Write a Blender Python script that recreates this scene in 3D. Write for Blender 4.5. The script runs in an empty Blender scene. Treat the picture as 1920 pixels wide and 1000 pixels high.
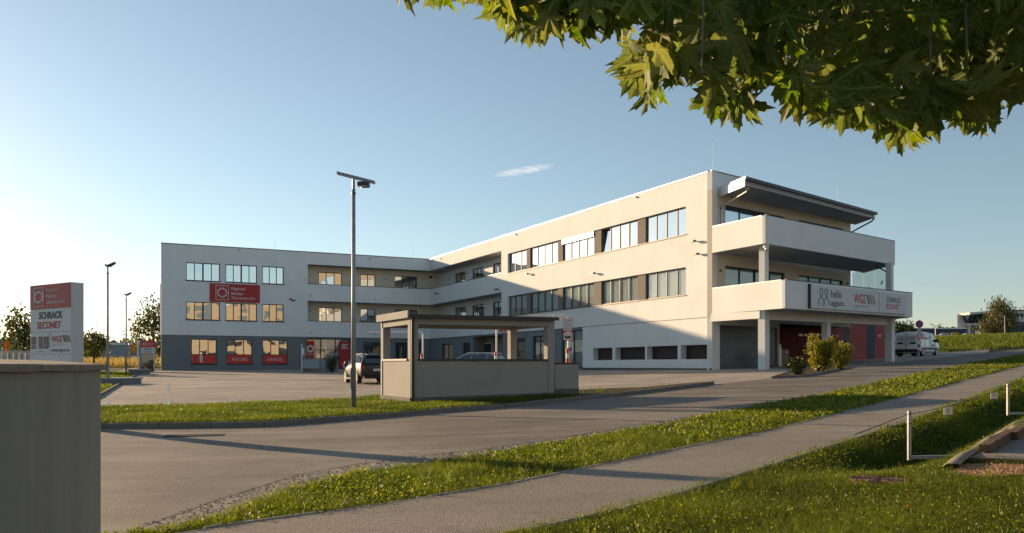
import bpy, bmesh, math, random
import numpy as np
from mathutils import Vector, Matrix
R = math.radians
random.seed(7); rng = np.random.default_rng(7)
S = bpy.context.scene
COL = S.collection

# ------------------------------------------------------------------ camera, sky, sun, exposure
FP, CX, HY = 1561.0, 960.0, 685.0          # focal length, centre and eye line in photograph pixels
cam_d = bpy.data.cameras.new('camera'); cam = bpy.data.objects.new('camera', cam_d); COL.objects.link(cam)
cam.location = (0, 0, 0); cam.rotation_euler = (R(90), 0, 0)
cam_d.sensor_width = 36; cam_d.lens = 36*FP/1920; cam_d.shift_y = (HY-500)/1920
cam_d.clip_start = 0.05; cam_d.clip_end = 6000
S.camera = cam
SUN_AZ, SUN_EL = math.atan2(-0.775, 0.632), R(11.2)
W = bpy.data.worlds.new('World'); S.world = W; W.use_nodes = True
wn, wl = W.node_tree.nodes, W.node_tree.links
bg = wn['Background']; sky = wn.new('ShaderNodeTexSky'); sky.sky_type = 'NISHITA'; sky.sun_disc = False
sky.sun_elevation = SUN_EL; sky.sun_rotation = SUN_AZ; sky.air_density = 1.0; sky.dust_density = 0.35; sky.ozone_density = 2.2
sky.altitude = 300
bg.inputs['Strength'].default_value = 0.059
# one thin wisp of cirrus, given by direction
tc = wn.new('ShaderNodeTexCoord')
def wmath(op, a, b=None, c=None):
    n = wn.new('ShaderNodeMath'); n.operation = op
    for i, x in enumerate((a, b, c)):
        if x is None: continue
        if isinstance(x, (int, float)): n.inputs[i].default_value = x
        else: wl.new(x, n.inputs[i])
    return n.outputs[0]
sx = wn.new('ShaderNodeSeparateXYZ'); wl.new(tc.outputs['Generated'], sx.inputs[0])
yy = wmath('MAXIMUM', sx.outputs[1], 0.05)
pu = wmath('DIVIDE', sx.outputs[0], yy); pv = wmath('DIVIDE', sx.outputs[2], yy)
cu, cv, an = (982-CX)/FP, (HY-320)/FP, R(10)
du = wmath('SUBTRACT', pu, cu); dv = wmath('SUBTRACT', pv, cv)
a1 = wmath('ADD', wmath('MULTIPLY', du, math.cos(an)), wmath('MULTIPLY', dv, math.sin(an)))
a2 = wmath('SUBTRACT', wmath('MULTIPLY', dv, math.cos(an)), wmath('MULTIPLY', du, math.sin(an)))
e = wmath('ADD', wmath('POWER', wmath('ABSOLUTE', wmath('DIVIDE', a1, 0.040)), 2), wmath('POWER', wmath('ABSOLUTE', wmath('DIVIDE', a2, 0.0052)), 2))
cxyz = wn.new('ShaderNodeCombineXYZ'); wl.new(wmath('MULTIPLY', wmath('ADD', a1, wmath('MULTIPLY', a2, 2.2)), 130), cxyz.inputs[0]); wl.new(wmath('MULTIPLY', a2, 120), cxyz.inputs[1])
nz = wn.new('ShaderNodeTexNoise'); nz.inputs['Scale'].default_value = 1.0; nz.inputs['Detail'].default_value = 5; wl.new(cxyz.outputs[0], nz.inputs['Vector'])
m_ = wmath('MULTIPLY', wmath('MAXIMUM', wmath('SUBTRACT', 1, e), 0), wmath('MULTIPLY', wmath('MAXIMUM', wmath('SUBTRACT', nz.outputs[0], 0.25), 0), 1.5))
m_ = wmath('MINIMUM', m_, 0.75)
mx = wn.new('ShaderNodeMix'); mx.data_type = 'RGBA'; wl.new(m_, mx.inputs[0])
hsv = wn.new('ShaderNodeHueSaturation'); hsv.inputs['Saturation'].default_value = 0.76; hsv.inputs['Hue'].default_value = 0.488; wl.new(sky.outputs[0], hsv.inputs['Color']); wl.new(hsv.outputs[0], mx.inputs[6])
mx.inputs[7].default_value = (7.5, 7.0, 6.6, 1); wl.new(mx.outputs[2], bg.inputs[0])
sun_d = bpy.data.lights.new('sun', 'SUN'); sun_d.energy = 3.4; sun_d.angle = R(0.5); sun_d.color = (1.0, 0.71, 0.42)
sun = bpy.data.objects.new('sun', sun_d); COL.objects.link(sun)
SD = Vector((math.sin(SUN_AZ)*math.cos(SUN_EL), math.cos(SUN_AZ)*math.cos(SUN_EL), math.sin(SUN_EL)))
sun.rotation_euler = SD.to_track_quat('Z', 'Y').to_euler(); sun.location = SD*60
S.render.engine = 'CYCLES'
S.view_settings.view_transform = 'Standard'; S.view_settings.look = 'None'; S.view_settings.gamma = 1
S.view_settings.use_curve_mapping = False; S.view_settings.exposure = 1.42
S.cycles.max_bounces = 6; S.cycles.diffuse_bounces = 3; S.cycles.glossy_bounces = 4; S.cycles.transparent_max_bounces = 6
S.cycles.use_denoising = True

# ------------------------------------------------------------------ materials
def new_mat(name):
    m = bpy.data.materials.new(name); m.use_nodes = True
    return m, m.node_tree.nodes, m.node_tree.links, m.node_tree.nodes['Principled BSDF']
MATS = {}
def pm(name, col, rough=.7, var=.08, scale=3., bump=0., bscale=60., spec=.4, metal=0., fine=0., fscale=200., coat=0., stretch=None, streak=0.):
    """painted / mineral surface: colour varied by two noises in world space, fine relief by bump"""
    m, n, l, p = new_mat(name); MATS[name] = m
    geo = n.new('ShaderNodeNewGeometry')
    vec = geo.outputs['Position']
    if stretch:
        mp = n.new('ShaderNodeMapping'); mp.inputs['Scale'].default_value = stretch; l.new(vec, mp.inputs[0]); vec = mp.outputs[0]
    t = n.new('ShaderNodeTexNoise'); t.inputs['Scale'].default_value = scale; t.inputs['Detail'].default_value = 6; t.inputs['Roughness'].default_value = .6
    l.new(vec, t.inputs['Vector'])
    r = n.new('ShaderNodeMapRange'); r.inputs[1].default_value = .3; r.inputs[2].default_value = .7; r.inputs[3].default_value = 1-var; r.inputs[4].default_value = 1+var
    l.new(t.outputs[0], r.inputs[0]); f = r.outputs[0]
    if fine:
        t2 = n.new('ShaderNodeTexNoise'); t2.inputs['Scale'].default_value = fscale; t2.inputs['Detail'].default_value = 2; l.new(geo.outputs['Position'], t2.inputs['Vector'])
        r2 = n.new('ShaderNodeMapRange'); r2.inputs[1].default_value = .3; r2.inputs[2].default_value = .7; r2.inputs[3].default_value = 1-fine; r2.inputs[4].default_value = 1+fine
        l.new(t2.outputs[0], r2.inputs[0]); mm = n.new('ShaderNodeMath'); mm.operation = 'MULTIPLY'; l.new(f, mm.inputs[0]); l.new(r2.outputs[0], mm.inputs[1]); f = mm.outputs[0]
    if streak:      # rain streaks and grime running down the surface
        mp = n.new('ShaderNodeMapping'); mp.inputs['Scale'].default_value = (1.4, 1.4, .10); l.new(geo.outputs['Position'], mp.inputs[0])
        t4 = n.new('ShaderNodeTexNoise'); t4.inputs['Scale'].default_value = 1.6; t4.inputs['Detail'].default_value = 7; t4.inputs['Roughness'].default_value = .7; l.new(mp.outputs[0], t4.inputs['Vector'])
        r4 = n.new('ShaderNodeMapRange'); r4.inputs[1].default_value = .48; r4.inputs[2].default_value = .75; r4.inputs[3].default_value = 1.; r4.inputs[4].default_value = 1-streak; l.new(t4.outputs[0], r4.inputs[0])
        mm = n.new('ShaderNodeMath'); mm.operation = 'MULTIPLY'; l.new(f, mm.inputs[0]); l.new(r4.outputs[0], mm.inputs[1]); f = mm.outputs[0]
    v = n.new('ShaderNodeVectorMath'); v.operation = 'SCALE'; v.inputs[0].default_value = col; l.new(f, v.inputs['Scale']); l.new(v.outputs[0], p.inputs['Base Color'])
    p.inputs['Roughness'].default_value = rough; p.inputs['Specular IOR Level'].default_value = spec; p.inputs['Metallic'].default_value = metal; p.inputs['Coat Weight'].default_value = coat
    if bump:
        t3 = n.new('ShaderNodeTexNoise'); t3.inputs['Scale'].default_value = bscale; t3.inputs['Detail'].default_value = 3; l.new(geo.outputs['Position'], t3.inputs['Vector'])
        b = n.new('ShaderNodeBump'); b.inputs['Strength'].default_value = bump; b.inputs['Distance'].default_value = .01; l.new(t3.outputs[0], b.inputs['Height']); l.new(b.outputs[0], p.inputs['Normal'])
    return m
pm('stucco', (.76, .785, .79), .9, .05, .6, .35, 45, .2, fine=.05, fscale=30, streak=.018)
pm('stucco_white', (.71, .72, .715), .9, .05, .6, .35, 45, .2, fine=.05, fscale=30, streak=.018)
pm('stucco_blue', (.185, .212, .232), .9, .06, .7, .3, 45, .2, fine=.05, fscale=30, streak=.05)
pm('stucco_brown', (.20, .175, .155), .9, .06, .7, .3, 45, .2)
pm('stucco_tan', (.27, .23, .175), .9, .1, .3)
pm('stucco_cream', (.70, .63, .52), .9, .05, .6, .3, 45, .2)
pm('stucco_shelter', (.35, .335, .31), .92, .07, .8, .5, 70, .2, fine=.07, fscale=40, streak=.03)
pm('plinth', (.15, .14, .13), .9, .2, 4, .3, 60, .2, streak=0.3)
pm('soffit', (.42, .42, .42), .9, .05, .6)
pm('frame', (.022, .024, .028), .45, .1, 3)
pm('frame_grey', (.10, .095, .09), .5, .1, 3)
pm('metal_dark', (.045, .048, .055), .4, .15, 3, metal=.3)
pm('coping', (.30, .30, .30), .35, .1, 3, metal=.6)
pm('zinc', (.34, .35, .36), .5, .2, 6, metal=.25, fine=.12, fscale=60)
pm('white_paint', (.78, .78, .76), .4, .05, 3)
pm('grey_paint', (.35, .36, .37), .45, .08, 3)
pm('blind', (.62, .64, .63), .4, .04, 3)
pm('light_metal', (.62, .62, .60), .35, .06, 4, metal=.4)
pm('red_shaded', (.15, .014, .018), .6, .08, 2)  # enclosure red with the shade under the building put into the colour
pm('iron', (.05, .045, .04), .6, .3, 14, .3, 90, .4, metal=.4)
pm('red', (.29, .06, .055), .6, .08, 2)
pm('red_sign', (.40, .022, .022), .45, .05, 2)
pm('red_bright', (.62, .04, .025), .4, .06, 3)
pm('white_sign', (.58, .605, .62), .45, .03, 2)
pm('ink', (.02, .022, .03), .5, .05, 2)
pm('ink_red', (.50, .03, .025), .5, .05, 2)
pm('blue_sign', (.02, .07, .36), .4, .05, 2)
pm('green_logo', (.10, .32, .08), .5, .05, 2)
pm('blue_logo', (.02, .13, .30), .5, .05, 2)
pm('teal_logo', (.05, .25, .32), .5, .05, 2)
pm('yellow', (.72, .42, .04), .5, .05, 2)
pm('orange', (.70, .22, .03), .5, .05, 2)
pm('brown_sign', (.20, .11, .06), .5, .05, 2)
pm('magenta', (.45, .02, .22), .5, .05, 2)
pm('navy', (.018, .026, .05), .4, .1, 2)
pm('grey_line', (.30, .31, .32), .5, .05, 2)
pm('garage', (.115, .115, .125), .35, .08, 2, metal=.5)
pm('dark_brown', (.030, .018, .016), .7, .2, 6, .3, 90)
pm('concrete', (.31, .31, .28), .85, .12, 1.4, .25, 80, .25, fine=.06, fscale=120, stretch=(2.5, 2.5, .25), streak=.12)
pm('coping_stone', (.27, .22, .17), .85, .25, 10, .5, 60, .2, fine=.15, fscale=150)
pm('kerb_stone', (.17, .16, .145), .85, .18, 2.5, .5, 60, .25, fine=.15, fscale=150)
pm('edging_stone', (.30, .28, .25), .85, .12, 3, .4, 60, .2, fine=.1, fscale=150)
pm('window_film', (.42, .45, .45), .35, .05, 3)
pm('timber', (.12, .078, .05), .85, .35, 6, .6, 40, .2, fine=.2, fscale=90)
pm('geotextile', (.26, .225, .18), .95, .25, 8, .4, 60, .1)
pm('sand', (.40, .235, .12), .95, .25, 9, .9, 40, .1, fine=.2, fscale=90)
pm('soil', (.07, .055, .035), .95, .3, 4, .9, 30, .1, fine=.3, fscale=60)
pm('bark', (.06, .045, .032), .9, .3, 8, .6, 30, .1)
pm('twig_bark', (.17, .13, .09), .8, .2, 20)
pm('rust_iron', (.10, .05, .04), .7, .35, 14, .4, 90, .4, metal=.4)
pm('rope', (.05, .045, .04), .8, .1, 4)
pm('rubber', (.018, .018, .018), .75, .1, 4)
pm('rim', (.50, .45, .38), .3, .08, 4, metal=.8)
pm('car_black', (.012, .014, .018), .35, .03, 1, coat=.35)
pm('car_silver', (.42, .43, .43), .25, .03, 1, metal=.7, coat=.8)
pm('car_white', (.74, .75, .76), .3, .03, 1, coat=.6)
pm('tail', (.45, .01, .02), .2, .1, 3)
pm('hall_blue', (.24, .29, .34), .7, .06, .5)
pm('far_white', (.62, .58, .52), .8, .06, .3)
pm('gravel', (.26, .23, .20), .9, .35, 18, .8, 60, .2, fine=.3, fscale=70)

def asphalt(name, col, patch, crack=0.):
    m, n, l, p = new_mat(name); MATS[name] = m
    g = n.new('ShaderNodeNewGeometry').outputs['Position']
    def noise(sc, det, vec=g):
        t = n.new('ShaderNodeTexNoise'); t.inputs['Scale'].default_value = sc; t.inputs['Detail'].default_value = det; t.inputs['Roughness'].default_value = .65; l.new(vec, t.inputs['Vector']); return t.outputs[0]
    def rng_(x, a, b, c, d):
        r = n.new('ShaderNodeMapRange'); r.inputs[1].default_value, r.inputs[2].default_value, r.inputs[3].default_value, r.inputs[4].default_value = a, b, c, d; l.new(x, r.inputs[0]); return r.outputs[0]
    def mul(a, b):
        k = n.new('ShaderNodeMath'); k.operation = 'MULTIPLY'; l.new(a, k.inputs[0]); l.new(b, k.inputs[1]); return k.outputs[0]
    f = mul(rng_(noise(.35, 5), .3, .7, 1-patch, 1+patch), rng_(noise(55, 3), .3, .7, .62, 1.38))
    mp = n.new('ShaderNodeMapping'); mp.inputs['Rotation'].default_value = (0, 0, R(-38)); mp.inputs['Scale'].default_value = (.12, 1.6, 1); l.new(g, mp.inputs[0])
    f = mul(f, rng_(noise(1.0, 4, mp.outputs[0]), .3, .7, 1-patch*.8, 1+patch*.8))
    v = n.new('ShaderNodeTexVoronoi'); v.feature = 'F1'; v.inputs['Scale'].default_value = 90; l.new(g, v.inputs['Vector'])
    f = mul(f, rng_(v.outputs['Distance'], .1, .7, 1.25, .72))
    # stains, mended patches and hairline cracks
    f = mul(f, rng_(noise(1.7, 3), .56, .72, 1., .80))
    wn_ = n.new('ShaderNodeTexNoise'); wn_.inputs['Scale'].default_value = 1.2; wn_.inputs['Detail'].default_value = 4; l.new(g, wn_.inputs['Vector'])
    va = n.new('ShaderNodeVectorMath'); va.operation = 'MULTIPLY_ADD'; l.new(wn_.outputs['Color'], va.inputs[0]); va.inputs[1].default_value = (1.6, 1.6, 0); l.new(g, va.inputs[2])
    vc = n.new('ShaderNodeTexVoronoi'); vc.feature = 'DISTANCE_TO_EDGE'; vc.inputs['Scale'].default_value = .22; l.new(va.outputs[0], vc.inputs['Vector'])
    cl = rng_(vc.outputs['Distance'], .0, .006, 1-crack, 1.); f = mul(f, cl)
    vp = n.new('ShaderNodeTexVoronoi'); vp.feature = 'F1'; vp.inputs['Scale'].default_value = .16; l.new(va.outputs[0], vp.inputs['Vector']); sp_ = n.new('ShaderNodeSeparateColor'); l.new(vp.outputs['Color'], sp_.inputs[0])
    f = mul(f, rng_(sp_.outputs[0], 0, 1, 1-patch*.35, 1+patch*.35))
    s = n.new('ShaderNodeVectorMath'); s.operation = 'SCALE'; s.inputs[0].default_value = col; l.new(f, s.inputs['Scale']); l.new(s.outputs[0], p.inputs['Base Color'])
    p.inputs['Roughness'].default_value = .82; p.inputs['Specular IOR Level'].default_value = .3
    b = n.new('ShaderNodeBump'); b.inputs['Strength'].default_value = .7; b.inputs['Distance'].default_value = .008; l.new(v.outputs['Distance'], b.inputs['Height']); b.invert = True; l.new(b.outputs[0], p.inputs['Normal'])
asphalt('asphalt_road', (.222, .195, .166), .30, .14)
asphalt('asphalt_path', (.28, .245, .205), .12, .06)
asphalt('asphalt_lot', (.42, .36, .295), .28, .12)

def leafmat(name, c0, c1, c2, trans=.45, rough=.5, attr='rnd', info=False, veins=False):
    m, n, l, p = new_mat(name); MATS[name] = m
    if info: src = n.new('ShaderNodeObjectInfo').outputs['Random']
    else:
        a = n.new('ShaderNodeAttribute'); a.attribute_name = attr; src = a.outputs['Fac']
    cr = n.new('ShaderNodeValToRGB'); cr.color_ramp.elements[0].color = (*c0, 1); cr.color_ramp.elements[1].color = (*c2, 1)
    e_ = cr.color_ramp.elements.new(.55); e_.color = (*c1, 1); l.new(src, cr.inputs[0]); colr = cr.outputs[0]
    if veins:
        uv = n.new('ShaderNodeUVMap'); uv.uv_map = 'leaf'; sp = n.new('ShaderNodeSeparateXYZ'); l.new(uv.outputs[0], sp.inputs[0])
        def mt(op, a, b=None):
            k = n.new('ShaderNodeMath'); k.operation = op
            for i, x in enumerate((a, b)):
                if x is None: continue
                if isinstance(x, (int, float)): k.inputs[i].default_value = x
                else: l.new(x, k.inputs[i])
            return k.outputs[0]
        best = None
        for th in (0, 46, -46, 98, -98):
            dx, dy = math.sin(R(th)), math.cos(R(th))
            along = mt('ADD', mt('MULTIPLY', sp.outputs[0], dx), mt('MULTIPLY', sp.outputs[1], dy))
            dist = mt('ABSOLUTE', mt('SUBTRACT', mt('MULTIPLY', sp.outputs[0], dy), mt('MULTIPLY', sp.outputs[1], dx)))
            # side veins: slanted lines along each main vein
            sv = mt('ABSOLUTE', mt('SUBTRACT', mt('FRACT', mt('MULTIPLY', mt('SUBTRACT', along, mt('MULTIPLY', dist, .9)), 6.5)), .5))
            side = mt('ADD', mt('MULTIPLY', sv, .30), mt('MULTIPLY', mt('GREATER_THAN', dist, .22), .05))
            dd = mt('MINIMUM', dist, mt('ADD', side, .006))
            dd = mt('ADD', dd, mt('MULTIPLY', mt('LESS_THAN', along, 0), 1.))
            best = dd if best is None else mt('MINIMUM', best, dd)
        f = n.new('ShaderNodeMapRange'); f.inputs[1].default_value = .010; f.inputs[2].default_value = .030; f.inputs[3].default_value = .75; f.inputs[4].default_value = 0; l.new(best, f.inputs[0])
        mxx = n.new('ShaderNodeMix'); mxx.data_type = 'RGBA'; l.new(f.outputs[0], mxx.inputs[0]); l.new(colr, mxx.inputs[6]); mxx.inputs[7].default_value = (.30, .32, .10, 1)
        # the underside of a leaf is paler
        geo = n.new('ShaderNodeNewGeometry'); m2 = n.new('ShaderNodeMix'); m2.data_type = 'RGBA'; k = mt('MULTIPLY', geo.outputs['Backfacing'], .28); l.new(k, m2.inputs[0]); l.new(mxx.outputs[2], m2.inputs[6]); m2.inputs[7].default_value = (.27, .28, .14, 1)
        colr = m2.outputs[2]
    l.new(colr, p.inputs['Base Color']); p.inputs['Roughness'].default_value = rough; p.inputs['Specular IOR Level'].default_value = .35
    t = n.new('ShaderNodeBsdfTranslucent'); hs = n.new('ShaderNodeHueSaturation'); hs.inputs['Saturation'].default_value = 1.15; hs.inputs['Value'].default_value = 1.5; l.new(colr, hs.inputs['Color']); l.new(hs.outputs[0], t.inputs[0])
    mix = n.new('ShaderNodeMixShader'); mix.inputs[0].default_value = trans; l.new(p.outputs[0], mix.inputs[1]); l.new(t.outputs[0], mix.inputs[2])
    l.new(mix.outputs[0], n['Material Output'].inputs[0])
leafmat('grass', (.024, .038, .008), (.105, .138, .018), (.28, .27, .055), .52)
leafmat('dry_grass', (.22, .16, .05), (.34, .25, .09), (.42, .34, .14), .4)
leafmat('tree_leaf', (.035, .045, .012), (.065, .075, .018), (.11, .11, .03), .45)
leafmat('bush_leaf', (.08, .09, .015), (.18, .18, .03), (.32, .27, .06), .5)
leafmat('dark_leaf', (.022, .035, .010), (.045, .06, .016), (.08, .09, .022), .35)
leafmat('willow_leaf', (.045, .05, .015), (.085, .085, .025), (.14, .12, .045), .35)
leafmat('maple_leaf', (.060, .115, .013), (.105, .165, .020), (.20, .205, .032), .46, .6, info=True, veins=True)
leafmat('maple_leaf_mass', (.055, .100, .011), (.092, .145, .016), (.16, .17, .025), .45, .5, veins=True)

def glass(name, refl, tint=(.02, .024, .03), wav=.010):
    m, n, l, p = new_mat(name); MATS[name] = m
    p.inputs['Base Color'].default_value = (*tint, 1); p.inputs['Roughness'].default_value = .08
    g = n.new('ShaderNodeBsdfGlossy'); g.inputs['Roughness'].default_value = .015; g.inputs['Color'].default_value = (.92, .95, .97, 1)
    lw = n.new('ShaderNodeFresnel'); lw.inputs['IOR'].default_value = 1.5
    r = n.new('ShaderNodeMapRange'); r.inputs[1].default_value = .04; r.inputs[2].default_value = 1; r.inputs[3].default_value = refl; r.inputs[4].default_value = 1; l.new(lw.outputs[0], r.inputs[0])
    geo = n.new('ShaderNodeNewGeometry'); t = n.new('ShaderNodeTexNoise'); t.inputs['Scale'].default_value = .8; t.inputs['Detail'].default_value = 0; l.new(geo.outputs['Position'], t.inputs['Vector'])
    b = n.new('ShaderNodeBump'); b.inputs['Strength'].default_value = wav; b.inputs['Distance'].default_value = 1.; l.new(t.outputs[0], b.inputs['Height']); l.new(b.outputs[0], g.inputs['Normal'])
    mix = n.new('ShaderNodeMixShader'); l.new(r.outputs[0], mix.inputs[0]); l.new(p.outputs[0], mix.inputs[1]); l.new(g.outputs[0], mix.inputs[2]); l.new(mix.outputs[0], n['Material Output'].inputs[0])
glass('glass', .60); glass('glass_pale', .45, (.34, .36, .36), .01); glass('glass_dark', .16); glass('glass_car', .16, wav=0)
m, n_, l_, p_ = new_mat('glass_clear'); MATS['glass_clear'] = m
tr = n_.new('ShaderNodeBsdfTransparent'); tr.inputs[0].default_value = (.86, .91, .90, 1); mix_ = n_.new('ShaderNodeMixShader'); mix_.inputs[0].default_value = .18
p_.inputs['Base Color'].default_value = (.55, .60, .60, 1); p_.inputs['Roughness'].default_value = .1
l_.new(tr.outputs[0], mix_.inputs[1]); l_.new(p_.outputs[0], mix_.inputs[2]); l_.new(mix_.outputs[0], n_['Material Output'].inputs[0])

m, n_, l_, p_ = new_mat('glass_see'); MATS['glass_see'] = m
tr = n_.new('ShaderNodeBsdfTransparent'); tr.inputs[0].default_value = (.93, .96, .95, 1); gl_ = n_.new('ShaderNodeBsdfGlossy'); gl_.inputs['Roughness'].default_value = .02
fr_ = n_.new('ShaderNodeLayerWeight'); fr_.inputs[0].default_value = .5; pw_ = n_.new('ShaderNodeMath'); pw_.operation = 'POWER'; l_.new(fr_.outputs['Facing'], pw_.inputs[0]); pw_.inputs[1].default_value = 4.; rr_ = n_.new('ShaderNodeMapRange'); rr_.inputs[3].default_value = .10; rr_.inputs[4].default_value = .9; l_.new(pw_.outputs[0], rr_.inputs[0])
mix_ = n_.new('ShaderNodeMixShader'); l_.new(rr_.outputs[0], mix_.inputs[0]); l_.new(tr.outputs[0], mix_.inputs[1]); l_.new(gl_.outputs[0], mix_.inputs[2]); l_.new(mix_.outputs[0], n_['Material Output'].inputs[0])

# ------------------------------------------------------------------ terrain and picture-to-place helpers
def sstep(x, a, b):
    t = np.clip((x-a)/(b-a), 0, 1); return t*t*(3-2*t)
def T(x, y):
    x = np.asarray(x, float); y = np.asarray(y, float)
    s = -4+.5*((x+4)+np.sqrt((x+4)**2+4))
    s = np.where(x > 120, s-(x-120)*.6, s)
    z = -1.32+.013*np.clip(y, -60, 900)+.038*s
    d = y-(.35*x+58)
    z = z+1.3*sstep(d, 0, 28)*sstep(x, 22, 36)
    dr = (x-2.76)*.774-(y-8.97)*.633                       # ditch beside the footpath
    z = z-.30*np.exp(-((dr-.95)/.45)**2)*sstep(y, 7.5, 10.5)*(1-sstep(y, 30, 40))
    z = z+.012*np.sin(x*1.3+.5*y)*np.sin(y*.9-.3*x)*sstep(dr, .1, .8)*(1-sstep(y, 14, 20))
    return z
def Tz(x, y): return float(T(x, y))
def G(u, v, z_up=0.):
    """ground point seen at photo pixel u, v"""
    dx, dz = (u-CX)/FP, (HY-v)/FP
    k0 = 2.
    while k0 < 900 and k0*dz > Tz(k0*dx, k0)+z_up: k0 *= 1.02
    lo, hi = k0/1.02, k0
    for _ in range(30):
        k = (lo+hi)/2
        if k*dz > Tz(k*dx, k)+z_up: lo = k
        else: hi = k
    return (lo*dx, lo)
def at(u, v, Y): return Vector(((u-CX)/FP*Y, Y, (HY-v)/FP*Y))
class Frame:
    def __init__(s, o, ad, bd=None):
        s.o = Vector((o[0], o[1], 0)); s.a = Vector((ad[0], ad[1], 0)).normalized()
        s.b = Vector((bd[0], bd[1], 0)).normalized() if bd else Vector((s.a.y, -s.a.x, 0))
    def p(s, a, b, z): return s.o+s.a*a+s.b*b+Vector((0, 0, z))
    def hit(s, u, v=HY, b=0.):
        d = Vector(((u-CX)/FP, 1, (HY-v)/FP)); d2 = Vector((d.x, d.y, 0))
        k = (b+s.o.dot(s.b))/d2.dot(s.b); return (d2*k-s.o).dot(s.a), d.z*k
IDF = Frame((0, 0), (1, 0), (0, 1))

# ------------------------------------------------------------------ mesh building
ORG = {}
class MB:
    def __init__(s, F=None): s.v, s.f, s.F = [], [], F or IDF
    def add(s, vs, fs, world=False):
        k = len(s.v); s.v += [Vector(p) if world else s.F.p(*p) for p in vs]; s.f += [tuple(i+k for i in f) for f in fs]; return s
    def box(s, a0, a1, b0, b1, z0, z1):
        return s.add([(a0,b0,z0),(a1,b0,z0),(a1,b1,z0),(a0,b1,z0),(a0,b0,z1),(a1,b0,z1),(a1,b1,z1),(a0,b1,z1)],
                     [(0,3,2,1),(4,5,6,7),(0,1,5,4),(1,2,6,5),(2,3,7,6),(3,0,4,7)])
    def prism(s, poly, z0, z1):
        n = len(poly)
        return s.add([(p[0],p[1],z0) for p in poly]+[(p[0],p[1],z1) for p in poly],
                     [tuple(range(n-1,-1,-1)), tuple(range(n,2*n))]+[(i,(i+1)%n,n+(i+1)%n,n+i) for i in range(n)])
    def vprism(s, poly, b0, b1):
        """outline in the a-z plane given depth b0..b1"""
        n = len(poly)
        return s.add([(p[0],b0,p[1]) for p in poly]+[(p[0],b1,p[1]) for p in poly],
                     [tuple(range(n-1,-1,-1)), tuple(range(n,2*n))]+[(i,(i+1)%n,n+(i+1)%n,n+i) for i in range(n)])
    def cyl(s, p0, p1, r, n=8, r1=None, cap=True):
        p0, p1 = s.F.p(*p0), s.F.p(*p1); r1 = r if r1 is None else r1
        d = (p1-p0).normalized(); x = d.orthogonal().normalized(); y = d.cross(x); vs = []
        for c, rr in ((p0, r), (p1, r1)): vs += [c+(x*math.cos(2*math.pi*i/n)+y*math.sin(2*math.pi*i/n))*rr for i in range(n)]
        fs = [(i,(i+1)%n,n+(i+1)%n,n+i) for i in range(n)]
        if cap: fs += [tuple(range(n-1,-1,-1)), tuple(range(n,2*n))]
        return s.add(vs, fs, True)
    def tube(s, pts, r, n=6, radii=None):
        for i in range(len(pts)-1):
            s.cyl(pts[i], pts[i+1], radii[i] if radii else r, n, radii[i+1] if radii else r)
        return s
    def build(s, name, mat, parent=None, smooth=False, bevel=0., recalc=True, merge=False, **props):
        P = np.array([tuple(p) for p in s.v]); lo, hi = P.min(0), P.max(0)
        c = Vector(((lo[0]+hi[0])/2, (lo[1]+hi[1])/2, lo[2] if parent is None else (lo[2]+hi[2])/2))
        me = bpy.data.meshes.new(name); me.from_pydata([tuple(p-c) for p in s.v], [], s.f)
        if recalc or merge:
            bm = bmesh.new(); bm.from_mesh(me)
            if merge: bmesh.ops.remove_doubles(bm, verts=bm.verts, dist=1e-4)
            bmesh.ops.recalc_face_normals(bm, faces=bm.faces); bm.to_mesh(me); bm.free()
        me.materials.append(MATS[mat])
        if smooth: me.polygons.foreach_set('use_smooth', [True]*len(me.polygons))
        o = bpy.data.objects.new(name, me); COL.objects.link(o); ORG[o.name] = c.copy()
        if parent is not None: o.parent = parent; o.location = c-ORG[parent.name]
        else: o.location = c
        if bevel:
            b = o.modifiers.new('bevel', 'BEVEL'); b.width = bevel; b.segments = 2; b.limit_method = 'ANGLE'
        for k, val in props.items(): o[k] = val
        return o
def thing(name, label, cat, loc, group=None):
    o = bpy.data.objects.new(name, None); COL.objects.link(o); o.location = loc; o.empty_display_size = .3
    ORG[o.name] = Vector(loc); o['label'] = label; o['category'] = cat
    if group: o['group'] = group
    return o
def tag(o, label, cat, group=None, kind=None):
    o['label'] = label; o['category'] = cat
    if group: o['group'] = group
    if kind: o['kind'] = kind
    return o
def copy_tree(o, parent=None, deep=True):
    c = o.copy(); COL.objects.link(c); c.parent = parent
    if deep:
        for ch in list(o.children): copy_tree(ch, c)
    return c
def text(body, F, a0, z0, w, h, mat, parent, b=0., sgn=1, depth=.004, bold=0., skew=0., name='lettering', lines=None):
    cu = bpy.data.curves.new('t', 'FONT'); cu.body = body; cu.size = 1; cu.extrude = 0; cu.offset = bold; cu.align_x = 'LEFT'; cu.space_line = .95; cu.resolution_u = 3
    ob = bpy.data.objects.new('t', cu); COL.objects.link(ob); dg = bpy.context.evaluated_depsgraph_get()
    me = bpy.data.meshes.new_from_object(ob.evaluated_get(dg)); bpy.data.objects.remove(ob); bpy.data.curves.remove(cu)
    P = np.array([v.co[:] for v in me.vertices]); fs = [tuple(p.vertices) for p in me.polygons]; bpy.data.meshes.remove(me)
    lo, hi = P[:, :2].min(0), P[:, :2].max(0); q = (P[:, :2]-lo)/(hi-lo)
    q[:, 0] += skew*(q[:, 1]-.5)
    mb = MB(F); n = len(q)
    front = [(a0+sgn*w*x, b+depth, z0+h*y) for x, y in q]
    mb.add(front, fs)
    return mb.build(name, mat, parent, recalc=False)
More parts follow.
